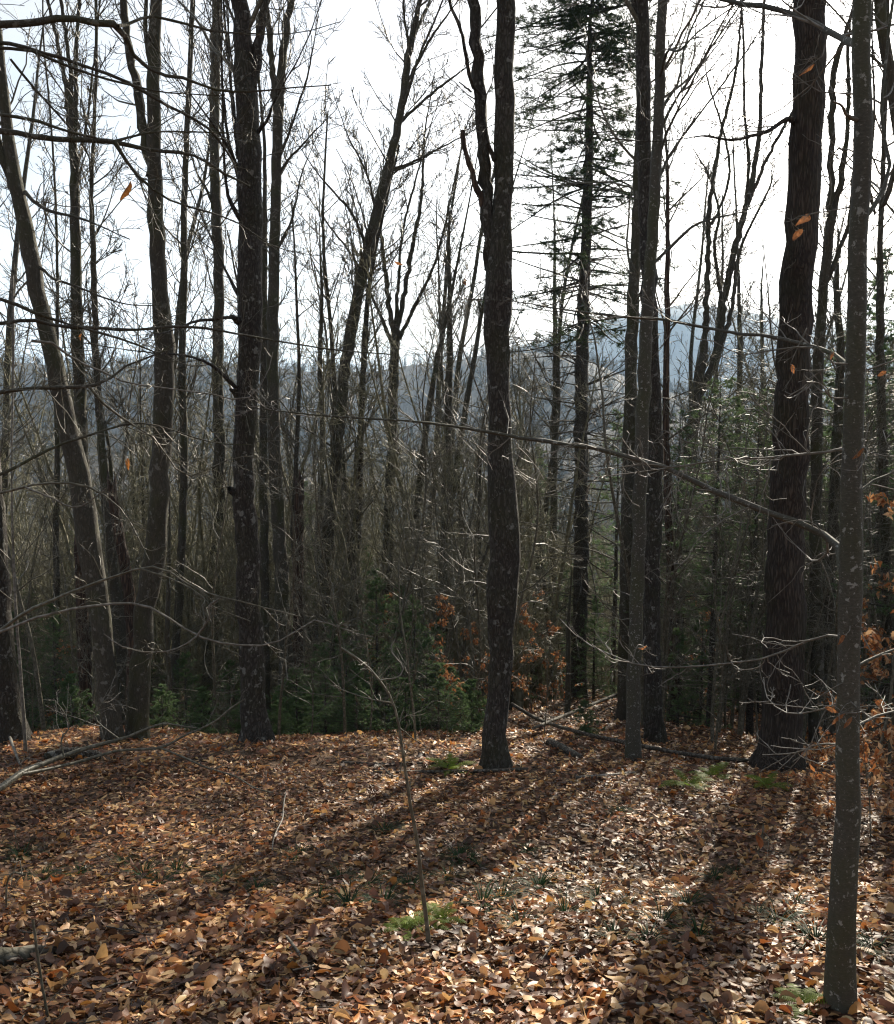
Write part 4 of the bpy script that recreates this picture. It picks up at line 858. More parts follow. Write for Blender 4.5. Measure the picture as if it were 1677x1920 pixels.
CON = [
 (1790, 13.5, 5, 1.15, 'conifer added beyond the right edge to shade the slope'),  # this and the next are added outside the frame as shade casters
 (1850, 17.0, 5, 1.2, 'farther conifer added beyond the right edge to shade the slope'),
 (1262, 18.2, 6, .82, 'slim conifer behind the thin russet trunk'),
 (705, 17.0, 0, 1.25, 'bushy young conifer left of the front sapling, the largest of the thicket'),
 (755, 20.0, 3, 1.0, 'tall young conifer behind the front sapling'),
 (600, 15.6, 1, 1.0, 'low bushy conifer right of the thick black trunk'),
 (560, 16.5, 2, 1.15, 'small conifer at the foot of the broken snag'),
 (650, 16.0, 1, .95, 'young conifer between broken snag and front sapling'),
 (800, 15.6, 1, .95, 'open young conifer right of the front sapling'),
 (845, 15.0, 2, .9, 'little conifer left of the middle tree'),
 (885, 14.2, 4, 1.1, 'tiny conifer touching the left of the middle trunk'),
 (610, 13.7, 2, .95, 'bushy little conifer in front of the thicket, right of the thick black trunk'),
 (668, 13.4, 2, .8, 'bushy little conifer in front of the thicket, between snag and front sapling'),
 (555, 14.0, 4, 1.5, 'bushy tiny conifer in front of the thicket, near the black trunk foot'),
 (822, 13.8, 4, 1.4, 'bushy tiny conifer in front of the thicket, right of the front sapling'),
 (730, 15.4, 2, 1.2, 'low conifer directly behind the front sapling stem'),
 (675, 15.0, 4, 1.3, 'tiny conifer at the front of the thicket, left of the front sapling'),
 (625, 18.5, 0, 1.1, 'young conifer standing behind the low bushy ones by the broken snag'),
 (525, 15.6, 4, 1.4, 'tiny conifer touching the right of the thick black trunk'),
 (820, 19.0, 0, .95, 'young conifer between front sapling and orange leaved beech'),
 (575, 15.2, 2, .9, 'small bushy conifer in front of the broken snag'),
 (775, 16.8, 0, 1.0, 'upright conifer just right of the front sapling top'),
 (265, 22.0, 0, 1.2, 'young conifer behind the foot of the two-stemmed tree'),
 (25, 20.0, 0, 1.1, 'young conifer beside the left edge tree'),
 (1425, 21.0, 0, 1.2, 'young conifer against the left of the broad trunk'),
 (1240, 26.0, 3, 1.2, 'young conifer far behind the rough barked twin'),
 (1370, 31.0, 5, 0.82, 'pale conifer deep in the wood left of the broad trunk'),
 (1060, 29.0, 3, 1.3, 'young conifer far back just left of the tall conifer'),
 (950, 27.0, 3, 1.2, 'young conifer far behind the middle trunk'),
 (690, 30.0, 5, 0.73, 'conifer far back right of the slanting trunk'),
 (150, 30.0, 5, 0.82, 'conifer far back behind the crossing mossy trunk'),
 (400, 28.0, 5, 0.68, 'conifer far back behind the straight trunk'),
 (1335, 15.9, 6, .80, 'tall see-through conifer left of the broad trunk, behind the Y forked tree'),
 (1412, 16.8, 6, .84, 'tall olive conifer just left of the broad trunk, farther back'),
 (1150, 27.0, 5, 1.09, 'dim conifer behind the shaded trunk left of the slender beech'),
 (1545, 17.5, 5, .95, 'tall shaded conifer in the gap right of the broad trunk'),
 (1640, 21.0, 5, 1.09, 'dark conifer right of the nearest beech'),
 (430, 17.2, 2, 1.2, 'small conifer between the straight and the thick black trunk'),
 (345, 18.0, 1, 1.0, 'young conifer behind the thin crooked trunk'),
 (100, 18.0, 0, 1.0, 'young conifer behind the left edge tree'),
 (60, 24.0, 3, 1.1, 'sunlit tall young conifer far back near the left edge'),
 (180, 23.0, 3, .9, 'young conifer behind the feet of the left trunks'),
 (1115, 24.0, 0, 1.1, 'spreading young conifer behind the tall conifer foot'),
 (1275, 15.6, 1, .95, 'little conifer right of the rough barked twin'),
 (1318, 16.6, 1, 1.15, 'young conifer left of the broad trunk, beside the thin russet trunk'),
 (1385, 25.0, 3, 1.0, 'tall young conifer back between the russet and the broad trunk'),
 (1340, 27.0, 3, 1.1, 'pale green young conifer deep between the twin trunks and broad trunk'),
 (1545, 18.0, 0, 1.1, 'young conifer between broad trunk and nearest beech'),
 (1600, 24.0, 3, 1.2, 'tall young conifer behind the nearest beech'),
 (375, 13.0, 4, .9, 'tiny low conifer in front of the straight trunk'),
 (1100, 13.0, 4, .7, 'tiny flattened conifer in front of the tall conifer'),
 (575, 27.0, 5, 0.95, 'dark hemlock-like conifer showing behind the broken snag'),
 (235, 26.0, 5, 0.77, 'mid-sized conifer behind the leaning and two-stemmed trunks'),
 (1700, 20.0, 5, 1.50, 'tall green conifer at the right edge'),
 (1620, 27.0, 5, 1.64, 'tall green conifer showing between nearest beech and right edge'),
 (1465, 34.0, 5, 1.45, 'slim conifer behind the broad trunk'),
 (1010, 31.0, 5, 1.09, 'greenish conifer behind and right of the middle tree'),
 (1290, 36.0, 5, 1.00, 'dense conifer deep in the wood below the blue mountain'),
 (30, 33.0, 5, 0.91, 'conifer deep in the wood at the left edge'),
]
for i, (px, D, k, s, lab) in enumerate(CON): place_conifer(px, D, k, s, lab, 'young conifers of the understory', rz=i * 1.7)

# ------------------------------------------------------------------ understory: bare saplings and beeches holding dry leaves
def hang_leaves(P, rng, per, size, cols):
    B, N, _ = P.shape; idx = np.repeat(np.arange(B), per); m = len(idx); t = rng.uniform(.25, 1, m)
    f = t * (N - 1); i = np.clip(f.astype(int), 0, N - 2); w = (f - i)[:, None]; pos = P[idx, i] * (1 - w) + P[idx, i + 1] * w
    hd = rng.normal(0, .55, (m, 3)) + np.array([0, 0, -.9]); nr = rng.normal(size=(m, 3))
    sz = rng.uniform(*size, m); pos = pos + norm(hd) * sz[:, None] * .5
    c = np.array(cols)[rng.integers(0, len(cols), m)] * rng.uniform(.7, 1.25, (m, 1))
    return leaves_np(pos, sz, nr, hd, rng, c, False, (.35, .55))
def sapling_parts(h, r0, seed, nl=26, lean=.05, leafy=0, spread=(.5, 1.2), lo=.12):
    r_ = np.random.default_rng(seed); n = 18
    d = np.array([r_.normal(0, lean), r_.normal(0, lean), 1.0]); P = np.zeros((n, 3)); P[0] = (0, 0, -.1)
    for k in range(1, n): d = norm(d + r_.normal(0, .06, 3) + [0, 0, .03]); P[k] = P[k - 1] + d * h / (n - 1)
    R = np.maximum(r0 * np.linspace(1, .12, n), .003)
    tr = Tubes().add(P, R, 7); cr = Tubes()
    a1, r1 = grow(P[None], R[None], nl, r_, lo, 1.0, 35, 75, *spread, 8, .16, .03, .007, .0022, flat=.1, shrink=.6); cr.add(a1, r1, 4)
    a2, r2 = grow(a1, r1, 6, r_, .15, 1.0, 25, 60, .25, .5, 6, .18, .02, .007, .0018, flat=.3, rel=True); cr.add(a2, r2, 3)
    a3, r3 = grow(a2, r2, 3, r_, .2, 1.0, 25, 60, .3, .6, 4, .18, .02, .007, .0015, flat=.3, rel=True); cr.add(a3, r3, 3)
    lv = None
    if leafy: lv = hang_leaves(np.concatenate([a2[::1]]), r_, leafy, (.06, .1), [(.42, .17, .06), (.5, .25, .10), (.34, .13, .05), (.55, .34, .18)])
    return tr, cr, lv
sap = []
for i, (h, r0, nl, sp) in enumerate(((3.2, .014, 22, (.4, 1.0)), (4.5, .02, 28, (.5, 1.3)), (6.0, .03, 34, (.6, 1.6)), (2.2, .010, 16, (.3, .8)), (5.2, .024, 34, (.6, 1.7)), (7.5, .038, 46, (.8, 2.1)))):
    tr, cr, _ = sapling_parts(h, r0, 700 + i, nl, spread=sp); sap.append((tr.mesh('trunk', M['twig']), cr.mesh('crown', M['twig'])))
bee = []
for i, (h, r0, nl, lf) in enumerate(((2.0, .012, 16, 5), (3.0, .016, 20, 5), (1.2, .008, 11, 6), (4.0, .022, 24, 4))):
    tr, cr, lv = sapling_parts(h, r0, 800 + i, nl, leafy=lf, spread=(.35, .95)); bee.append((tr.mesh('trunk', M['twig']), cr.mesh('crown', M['twig']), mesh_np('foliage', lv[0], lv[1], M['dryleaf'], True, lv[2])))
def put(name, meshes, x, y, s, rz, label, cat, group):
    o = empty(name, (x, y, float(Hgt(x, y))), label, cat, group); o.scale = (s, s, s); o.rotation_euler = (0, 0, rz)
    for nm, me in zip(('trunk', 'crown', 'foliage'), meshes): link(nm, me, o)
    return o
BEE = [
 (845, 17.5, 1, 1.0, 'young beech with glowing orange dead leaves left of the middle tree'),
 (1000, 19.0, 1, 1.0, 'young beech with orange dead leaves in the sunny gap right of the middle tree'),
 (1035, 21.5, 0, 1.1, 'low beech sapling with bright tan leaves left of the tall conifer'),
 (905, 20.0, 0, 1.1, 'orange leaved beech sapling hidden behind the middle trunk'),
 (860, 14.6, 2, 1.0, 'low orange leaved seedling left of the middle trunk foot'),
 (1295, 19.0, 1, 1.0, 'orange leaved beech right of the thin russet trunk'),
 (1265, 24.0, 3, .9, 'taller leafy beech behind the thin russet trunk'),
 (1180, 26.0, 3, .8, 'leafy beech behind the slender beech'),
 (1645, 9.0, 1, 1.15, 'beech sapling thick with orange leaves right of the nearest trunk'),
 (1680, 11.0, 3, 1.0, 'tall beech sapling with orange leaves at the right edge'),
 (1620, 13.5, 1, 1.0, 'orange leaved beech behind the nearest trunk'),
 (1530, 8.6, 2, .62, 'small seedling with rusty leaves left of the nearest trunk'),
 (1650, 7.2, 2, .9, 'small seedling with rusty leaves right of the nearest trunk'),
 (680, 22.0, 3, .9, 'rusty leaved beech behind the largest young conifer'),
 (110, 21.0, 0, 1.1, 'rusty leaved beech low behind the left trunks'),
 (215, 24.0, 3, .9, 'rusty beech sapling between leaning and two-stemmed trunks'),
 (560, 23.0, 1, 1.0, 'rusty leaved beech behind the broken snag'),
 (435, 26.0, 3, .8, 'rusty beech far back between straight and thick black trunks'),
 (790, 28.0, 3, .9, 'rusty beech deep in the thicket left of the middle tree'),
 (1555, 20.0, 1, 1.1, 'tan leaved beech between broad trunk and nearest beech'),
 (640, 19.0, 2, 1.2, 'rusty seedling beside the thicket of young conifers'),
]
for i, (px, D, k, s, lab) in enumerate(BEE):
    x = at(px, 1200, D)[0]; put('beech_sapling', bee[k], x, D, s, i * 2.1, lab, 'sapling', 'beech saplings holding dry leaves')
r_ = np.random.default_rng(91)
n = 0
for i in range(900):
    y = 12 + 30 * r_.random() ** 1.1; x = r_.uniform(-1, 1) * (.52 * y + 1.0)
    if y < 16.5 and abs(x / y * FPX + CX - 700) < 650 and r_.random() < .5: continue
    if 13 < y < 32 and 950 < x / y * FPX + CX < 1190: continue
    k = int(r_.choice([0, 1, 2, 3, 4, 5], p=[.15, .22, .2, .13, .18, .12]))
    put('bare_sapling', sap[k], x, y, r_.uniform(.8, 1.25), r_.uniform(0, 6.28), 'bare twiggy sapling of the thicket, added to shade the slope', 'sapling', 'bare saplings of the thicket'); n += 1
    if n >= 200: break

for i in range(46):                                       # low brush along the edge of the clearing
    y = r_.uniform(12.6, 15.2); x = r_.uniform(-.5 * y - .5, .12 * y)
    put('low_shoot', sap[3], x, y, r_.uniform(.25, .6), r_.uniform(0, 6.28), 'low bare shoot in the brush along the edge of the clearing', 'sapling', 'low shoots along the clearing edge')
for i, (px, D, k, sc, lab) in enumerate(((300, 13.4, 4, .9, 'knee-high conifer in front of the two-stemmed tree'), (455, 13.3, 4, .8, 'knee-high conifer left of the thick black trunk foot'), (520, 13.0, 4, .7, 'knee-high conifer right of the thick black trunk foot'), (760, 13.6, 4, 1.1, 'knee-high conifer behind the front sapling'), (865, 13.2, 4, .8, 'knee-high conifer left of the middle trunk'), (130, 14.0, 4, 1.2, 'knee-high conifer behind the fallen branch'))):
    place_conifer(px, D, k, sc, lab, 'young conifers of the understory', rz=i * 2.3)
for i in range(70):                                       # taller saplings added on the sunny side to shade the slope
    y = r_.uniform(15.5, 24); x = r_.uniform(-.5, .62 * y + 1.5)
    if 950 < x / y * FPX + CX < 1190 or (i % 3 == 0): continue
    put('bare_sapling', sap[int(r_.choice([2, 4, 5]))], x, y, r_.uniform(1.0, 1.35), r_.uniform(0, 6.28), 'bare twiggy sapling of the thicket, added to shade the slope', 'sapling', 'bare saplings of the thicket')

for i in range(20):                                       # bushy ones added so their twigs break the light on the slope
    y = r_.uniform(13.6, 17.2); x = .445 * (y - 6.5) + r_.uniform(-.6, 2.6); q = x / y * FPX + CX
    if q < 1200 or 1425 < q < 1500: continue
    put('bare_sapling', sap[(2, 5, 4)[i % 3]], x, y, r_.uniform(.95, 1.2), r_.uniform(0, 6.28), 'bare twiggy sapling of the thicket, added to shade the slope', 'sapling', 'bare saplings of the thicket')

# ------------------------------------------------------------------ the wood behind
def pole_parts(h, r0, seed, nl=30, lo=.35, k1=6, lean=.03):
    r_ = np.random.default_rng(seed); n = 30
    d = np.array([r_.normal(0, lean), r_.normal(0, lean), 1.0]); P = np.zeros((n, 3)); P[0] = (0, 0, -.3)
    for k in range(1, n): d = norm(d + r_.normal(0, .035, 3) + [0, 0, .02]); P[k] = P[k - 1] + d * h / (n - 1)
    R = np.maximum(r0 * np.linspace(1, .1, n) ** .8, .008)
    tr = Tubes().add(P, R, 8); cr = Tubes()
    a1, r1 = grow(P[None], R[None], nl, r_, lo, .99, 25, 55, 1.2, 3.8, 9, .10, .09, .010, .009, shrink=.5); cr.add(a1, r1, 4)
    a2, r2 = grow(a1, r1, 6, r_, .15, 1.0, 22, 50, .25, .5, 6, .12, .07, .008, .0068, rel=True); cr.add(a2, r2, 3)
    a3, r3 = grow(a2, r2, 4, r_, .15, 1.0, 22, 50, .3, .6, 4, .14, .05, .007, .0052, rel=True); cr.add(a3, r3, 3)
    b1, q1 = grow(P[None], R[None], 12, r_, .08, lo, 50, 85, .5, 1.6, 6, .14, 0, .006, .003); cr.add(b1, q1, 3)
    return tr, cr
pol = []
for i, (h, r0) in enumerate(((15, .09), (18, .13), (13, .07), (20, .16), (16, .10), (17, .12), (11, .05), (19, .14))):
    tr, cr = pole_parts(h, r0, 900 + i, 26 + (i * 5) % 11); pol.append((tr.mesh('trunk', M['mid']), cr.mesh('crown', M['twig'])))
cnt = 0
for i in range(2000):
    y = 20 + 85 * r_.random() ** 1.25; x = r_.uniform(-1, 1) * (.54 * y + 3)
    px = x / y * FPX + CX
    # the open view of the sky left of the slanting trunk and below the mountain keeps fewer tall trees
    if y < 34 and r_.random() < .45: continue
    if 1245 < px < 1460 and y < 70 and r_.random() < .4: continue
    if y < 60 and 1010 < px < 1200 and r_.random() < .9: continue
    if 20 < y < 55 and abs(x - (2.3 + .445 * (y - 20))) < 1.6: continue
    if 17 < y < 40 and -3.0 < x - .445 * (y - 4.3) < 2.0: continue
    k = int(r_.integers(0, 8)); s = r_.uniform(.75, 1.05) if r_.random() < (.5 if px < 920 else .36) else r_.uniform(.4, .75)
    put('background_tree', pol[k], x, y, s, r_.uniform(0, 6.28), 'slim bare tree in the crowded wood behind the front trunks', 'tree', 'bare trees of the wood behind'); cnt += 1
    if cnt >= 280: break
for i, (px, D, k, lab) in enumerate(((30, 27, 3, 'tall fine-twigged tree behind the left edge tree'), (262, 29, 7, 'tall fine-twigged tree behind the two-stemmed tree'), (440, 30, 1, 'tall fine-twigged tree behind the gap left of the thick black trunk'), (585, 31, 4, 'fine-twigged tree in the open sky left of the slanting trunk'), (645, 28, 5, 'fine-twigged tree just behind the slanting trunk'),
        (775, 30, 7, 'fine-twigged tree right of the vase shaped tree'), (822, 33, 3, 'fine-twigged tree between vase shaped tree and middle tree'), (878, 29, 0, 'fine-twigged tree close to the left of the middle tree'), (1000, 30, 5, 'fine-twigged tree close to the right of the middle tree'), (1265, 33, 1, 'fine-twigged tree right of the twin trunks'), (1345, 38, 3, 'fine-twigged tree before the blue mountain'), (1425, 40, 7, 'fine-twigged tree left of the broad trunk top'))):
    x = at(px, 1200, D)[0]; put('fine_twigged_tree', pol[k], x, D, 1.08, i * 1.9, lab, 'tree', 'fine-twigged trees against the sky')
# trees added out of frame, sunward, to stripe the floor with shade
for i, (x, y, k) in enumerate(((9.5, 12, 3), (12, 17, 1), (14.5, 24, 7), (8.2, 16.5, 4), (17, 30, 5), (11, 9, 5), (15, 19, 0))):
    put('added_shade_tree', pol[k], x, y, 1.05, i * 1.3, 'bare tree added beyond the right edge to shade the floor', 'tree', 'trees added beyond the right edge for shade')

# far woods: nobody could count them
far_col = bpy.data.collections.new('far_tree_shapes')
def far_tree(seed, h, conif):
    r_ = np.random.default_rng(seed); t = Tubes(); n = 6
    P = np.stack([r_.normal(0, .15, n), r_.normal(0, .15, n), np.linspace(-1, h, n)], 1); R = np.linspace(.15, .03, n); t.add(P, R, 3)
    if conif:
        a1, r1 = grow(P[None], R[None], 90, r_, .15, .98, 75, 100, 1.6, 2.2, 4, .05, -.03, .05, .07, shrink=.9); t.add(a1, r1 * 1.6, 3)
        return t.mesh('far_conifer', far_green)
    a1, r1 = grow(P[None], R[None], 22, r_, .25, .98, 25, 60, 1.8, 4.2, 5, .12, .08, .012, .02, shrink=.5); t.add(a1, r1, 3)
    a2, r2 = grow(a1, r1, 8, r_, .2, 1.0, 25, 55, .3, .6, 3, .14, .05, .012, .014, rel=True); t.add(a2, r2, 3)
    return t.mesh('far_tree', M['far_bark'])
fg, nt_, b_ = mat_new('far_needles'); b_.inputs['Base Color'].default_value = (.022, .036, .02, 1); b_.inputs['Roughness'].default_value = .9; far_green = fg
for i in range(6):
    o = bpy.data.objects.new('far_tree_shape', far_tree(60 + i, 9 + 1.0 * i if i < 5 else 11, i == 5)); far_col.objects.link(o)
th_col = bpy.data.collections.new('thicket_shapes')
M['thicket'] = bark('bark_thicket', (.11, .104, .062), (.19, .18, .115), (.28, .265, .19), moss=.25, stretch=1.0, scale=6, bump=.0, dist=.01)
for i in range(7):
    q_ = np.random.default_rng(640 + i); h = (3.5, 5, 6.5, 8, 9.5, 5.5, 7)[i]; n_ = 14; d_ = np.array([q_.normal(0, .06), q_.normal(0, .06), 1.0]); Pq = np.zeros((n_, 3)); Pq[0] = (0, 0, -.4)
    for k in range(1, n_): d_ = norm(d_ + q_.normal(0, .05, 3) + [0, 0, .02]); Pq[k] = Pq[k - 1] + d_ * (h + .4) / (n_ - 1)
    Rq = np.maximum(.0085 * h * np.linspace(1, .15, n_), .01); tq = Tubes().add(Pq, Rq, 5)
    b1, c1 = grow(Pq[None], Rq[None], int(4 * h + 10), q_, .12, 1.0, 30, 75, .6, 1.9, 7, .14, .05, .009, .006, shrink=.5); tq.add(b1, c1, 3)
    b2, c2 = grow(b1, c1, 6, q_, .15, 1.0, 25, 60, .25, .55, 5, .16, .04, .009, .0048, rel=True); tq.add(b2, c2, 3)
    b3, c3 = grow(b2, c2, 2, q_, .2, 1.0, 25, 60, .3, .6, 3, .16, .03, .009, .004, rel=True); tq.add(b3, c3, 3)
    th_col.objects.link(bpy.data.objects.new('thicket_shape', tq.mesh('thicket_shape', M['thicket'])))
pts = []
for y0, y1, n, in ((95, 200, 1000), (200, 420, 3600), (420, 760, 7000), (1500, 2050, 6000)):
    y = r_.uniform(y0, y1, n); x = r_.uniform(-1, 1, n) * (.56 * y + 10); pts.append(np.stack([x, y, Hgt(x, y)], 1))
pts = np.concatenate(pts)
def scatter(name, pts, coll, label, cat, s0, s1):
    fm = bpy.data.meshes.new(name); fm.vertices.add(len(pts)); fm.vertices.foreach_set('co', pts.astype(np.float32).ravel()); fm.update()
    o = link(name, fm); tag(o, label, cat, kind='stuff')
    ng = bpy.data.node_groups.new('scatter_' + name, 'GeometryNodeTree')
    ng.interface.new_socket('Geometry', in_out='INPUT', socket_type='NodeSocketGeometry'); ng.interface.new_socket('Geometry', in_out='OUTPUT', socket_type='NodeSocketGeometry')
    gi = ng.nodes.new('NodeGroupInput'); go = ng.nodes.new('NodeGroupOutput')
    ip = ng.nodes.new('GeometryNodeInstanceOnPoints'); ci = ng.nodes.new('GeometryNodeCollectionInfo')
    ci.inputs['Collection'].default_value = coll; ci.inputs['Separate Children'].default_value = True; ci.inputs['Reset Children'].default_value = True
    rv = ng.nodes.new('FunctionNodeRandomValue'); rv.data_type = 'FLOAT_VECTOR'; rv.inputs['Max'].default_value = (.06, .06, 6.28)
    rs = ng.nodes.new('FunctionNodeRandomValue'); rs.data_type = 'FLOAT'; rs.inputs[2].default_value = s0; rs.inputs[3].default_value = s1
    ip.inputs['Pick Instance'].default_value = True
    mp_ = ng.nodes.new('GeometryNodeMeshToPoints')
    ng.links.new(gi.outputs[0], mp_.inputs[0]); ng.links.new(mp_.outputs[0], ip.inputs['Points']); ng.links.new(ci.outputs[0], ip.inputs['Instance'])
    ng.links.new(rv.outputs[0], ip.inputs['Rotation']); ng.links.new(rs.outputs[1], ip.inputs['Scale']); ng.links.new(ip.outputs[0], go.inputs[0])
    o.modifiers.new('scatter', 'NODES').node_group = ng
scatter('far_wood', pts, far_col, 'grey bare woods covering the hillsides across the valley', 'woods', .5, .85)
y = 22 + 88 * r_.random(3200) ** 1.2; x = r_.uniform(-1, 1, 3200) * (.55 * y + 3)
k_ = ~((y < 60) & (np.abs(x - (2.3 + .445 * (y - 20))) < 1.5)); x = x[k_]; y = y[k_]
scatter('thicket', np.stack([x, y, Hgt(x, y)], 1), th_col, 'olive brown tangle of bare saplings filling the wood behind', 'thicket', .7, 1.25)

# ------------------------------------------------------------------ ferns and sedge
def fern_mesh(seed, nfr=9, L=.38):
    r_ = np.random.default_rng(seed); Vv, Ff, Cc, k = [], [], [], 0
    for f in range(nfr):
        az = 2 * np.pi * (f + r_.uniform(-.3, .3)) / nfr; l = L * r_.uniform(.7, 1.1); el = math.radians(r_.uniform(25, 60)); s = np.linspace(0, 1, 17)
        out = np.cumsum(np.cos(el - s * 1.15)) / 17 * l; up = np.cumsum(np.sin(el - s * 1.15)) / 17 * l
        d = np.array([math.cos(az), math.sin(az), 0]); sd_ = np.array([-d[1], d[0], 0])
        P = out[:, None] * d + up[:, None] * np.array([0, 0, 1.0])
        g = np.array([.16, .22, .032]) * r_.uniform(.7, 1.25)
        for i in range(2, 17):
            w = l * .19 * math.sin(math.pi * min(1, .18 + .82 * s[i])) ** .8 * (1.0 if i < 15 else .6)
            for sg in (-1, 1):
                a = P[i]; t = norm(P[i] - P[i - 1]); q = l / 17 * .46
                tip = a + sg * sd_ * w + t * w * .25 + [0, 0, -w * .15 * r_.uniform(0, 1.5)]
                Vv += [a - t * q, a + t * q, tip + t * q * .35, tip - t * q * .35]; Ff.append([k, k + 1, k + 2, k + 3]); k += 4; Cc += [g * r_.uniform(.85, 1.15)] * 4
        for i in range(16):
            wv = sd_ * .0022; Vv += [P[i] - wv, P[i] + wv, P[i + 1] + wv, P[i + 1] - wv]; Ff.append([k, k + 1, k + 2, k + 3]); k += 4; Cc += [np.array([.10, .12, .03])] * 4
    return mesh_np('fronds', np.array(Vv), np.array(Ff), M['fern'], True, np.array(Cc))
def sedge_mesh(seed, n=60, L=.2):
    r_ = np.random.default_rng(seed); az = r_.uniform(0, 6.28, n); el = np.radians(r_.uniform(20, 75, n)); l = L * r_.uniform(.5, 1.2, n)
    d = np.stack([np.cos(az), np.sin(az), 0 * az], 1); sd_ = np.stack([-np.sin(az), np.cos(az), 0 * az], 1); w = .003
    rows = []
    for s in (0, .4, .75, 1.0):
        e = el - s * .9; c = d * (l * s * np.cos(e) + .02)[:, None] + np.array([0, 0, 1.0]) * np.maximum(l * s * np.sin(e), .004)[:, None]
        ww = w * (1 - .85 * s); rows += [c - sd_ * ww, c + sd_ * ww]
    V = np.stack(rows, 1); k = (np.arange(n) * 8)[:, None, None]; F = (np.array([[0, 1, 3, 2], [2, 3, 5, 4], [4, 5, 7, 6]])[None] + k).reshape(-1, 4)
    c = np.repeat(np.array([[.03, .062, .022]]) * r_.uniform(.6, 1.5, (n, 1)), 8, axis=0)
    return mesh_np('blades', V.reshape(-1, 3), F, M['fern'], True, c)
fern_me = [fern_mesh(i + 5) for i in range(3)]; sed_me = [sedge_mesh(i + 15) for i in range(3)]
FERN = [(1290, 1478, .85, 'bright yellow-green fern in the sun in front of the broad trunk'), (1335, 1462, .9, 'darker fern just behind the bright sunlit fern'), (845, 1448, .95, 'bright fern at the left of the middle trunk foot'), (795, 1745, .45, 'green fern at the foot of the front sapling'), (755, 1752, .5, 'small fern left of the front sapling foot'), (825, 1735, .5, 'small sunlit fern right of the front sapling foot'), (1440, 1478, .8, 'shaded fern below the broad trunk'), (1500, 1890, .45, 'small mossy fern left of the nearest beech foot')]
for i, (px, py, s, lab) in enumerate(FERN):
    p = ground_hit(px, py); o = empty('fern', (p[0], p[1], float(Hgt(p[0], p[1])) + .01), lab, 'fern', 'ferns on the forest floor'); o.scale = (s,) * 3; o.rotation_euler[2] = i * 1.9
    link('fronds', fern_me[i % 3], o)
SED = [(150, 1640), (330, 1640), (420, 1655), (600, 1690), (655, 1700), (770, 1665), (840, 1650), (905, 1700), (975, 1740), (1120, 1690), (1180, 1700), (1290, 1700), (1310, 1760), (1490, 1700), (40, 1610), (560, 1610), (1150, 1760), (1530, 1770), (270, 1645), (300, 1660), (230, 1620), (860, 1610), (880, 1618), (990, 1600), (720, 1700), (690, 1660), (640, 1650), (1010, 1665), (1240, 1735), (1215, 1770), (1420, 1720), (1460, 1735), (1640, 1790), (1610, 1805), (940, 1690), (1340, 1650), (480, 1670), (80, 1650), (1060, 1720), (1160, 1525), (1380, 1640), (720, 1560)]
for i, (px, py) in enumerate(SED):
    p = ground_hit(px, py); s = .8 + .6 * ((i * 37) % 10) / 10
    o = empty('sedge_tuft', (p[0], p[1], float(Hgt(p[0], p[1])) + .005), 'dark green tuft of sedge poking through the dead leaves', 'tuft', 'sedge tufts among the leaves'); o.scale = (s,) * 3; o.rotation_euler[2] = i
    link('blades', sed_me[i % 3], o)

# ------------------------------------------------------------------ fallen wood
def fallen(name, label, cat, pts, mat='dead', lift=.0, twigs=None, sides=9, seed=0, group=None, lump=.12):
    """pts: (px, py, width px, height above the ground)"""
    r_ = np.random.default_rng(seed + 300); w = []
    for px, py, wd, hh in pts:
        p = ground_hit(px, py + 0); r = wd / 2 / FPX * depth(p)
        w.append([p[0], p[1], float(Hgt(p[0], p[1])) + r * .6 + hh + lift, r])
    w = np.array(w); Lg = np.linalg.norm(np.diff(w[:, :3], axis=0), axis=1).sum(); n = int(np.clip(Lg / .1, 10, 60)); q = smooth_path(w, n); P, R = q[:, :3], np.maximum(q[:, 3], .002)
    base = np.array([P[0, 0], P[0, 1], float(Hgt(P[0, 0], P[0, 1]))])
    o = empty(name, base, label, cat, group)
    lm = 1 + lump * r_.normal(size=(n, sides)) * .6
    t = Tubes().add(P, R, sides, lm[None]); Vt = np.concatenate(t.V); Ft = [np.concatenate(t.F)]
    for e, c in ((np.arange(sides), P[0]), (np.arange(sides)[::-1] + (n - 1) * sides, P[-1])):
        Vt = np.vstack([Vt, c]); Ft.append(np.stack([np.roll(e, -1), e, np.full(sides, len(Vt) - 1)], 1))
    link('stem', mesh_np('stem', Vt - base, Ft, M[mat]), o)
    if twigs:
        a1, r1 = grow(P[None], R[None], twigs.get('n', 8), r_, .15, 1.0, 25, 70, *twigs.get('l', (.3, .9)), 8, .16, .03, .008, .002, flat=.3); tb = Tubes().add(a1, r1, 4)
        a2, r2 = grow(a1, r1, 4, r_, .2, 1.0, 25, 60, .25, .5, 5, .18, .02, .008, .0016, rel=True); tb.add(a2, r2, 3)
        link('twigs', tb.mesh('twigs', M[twigs.get('mat', 'pale_twig')], base), o)
    return o
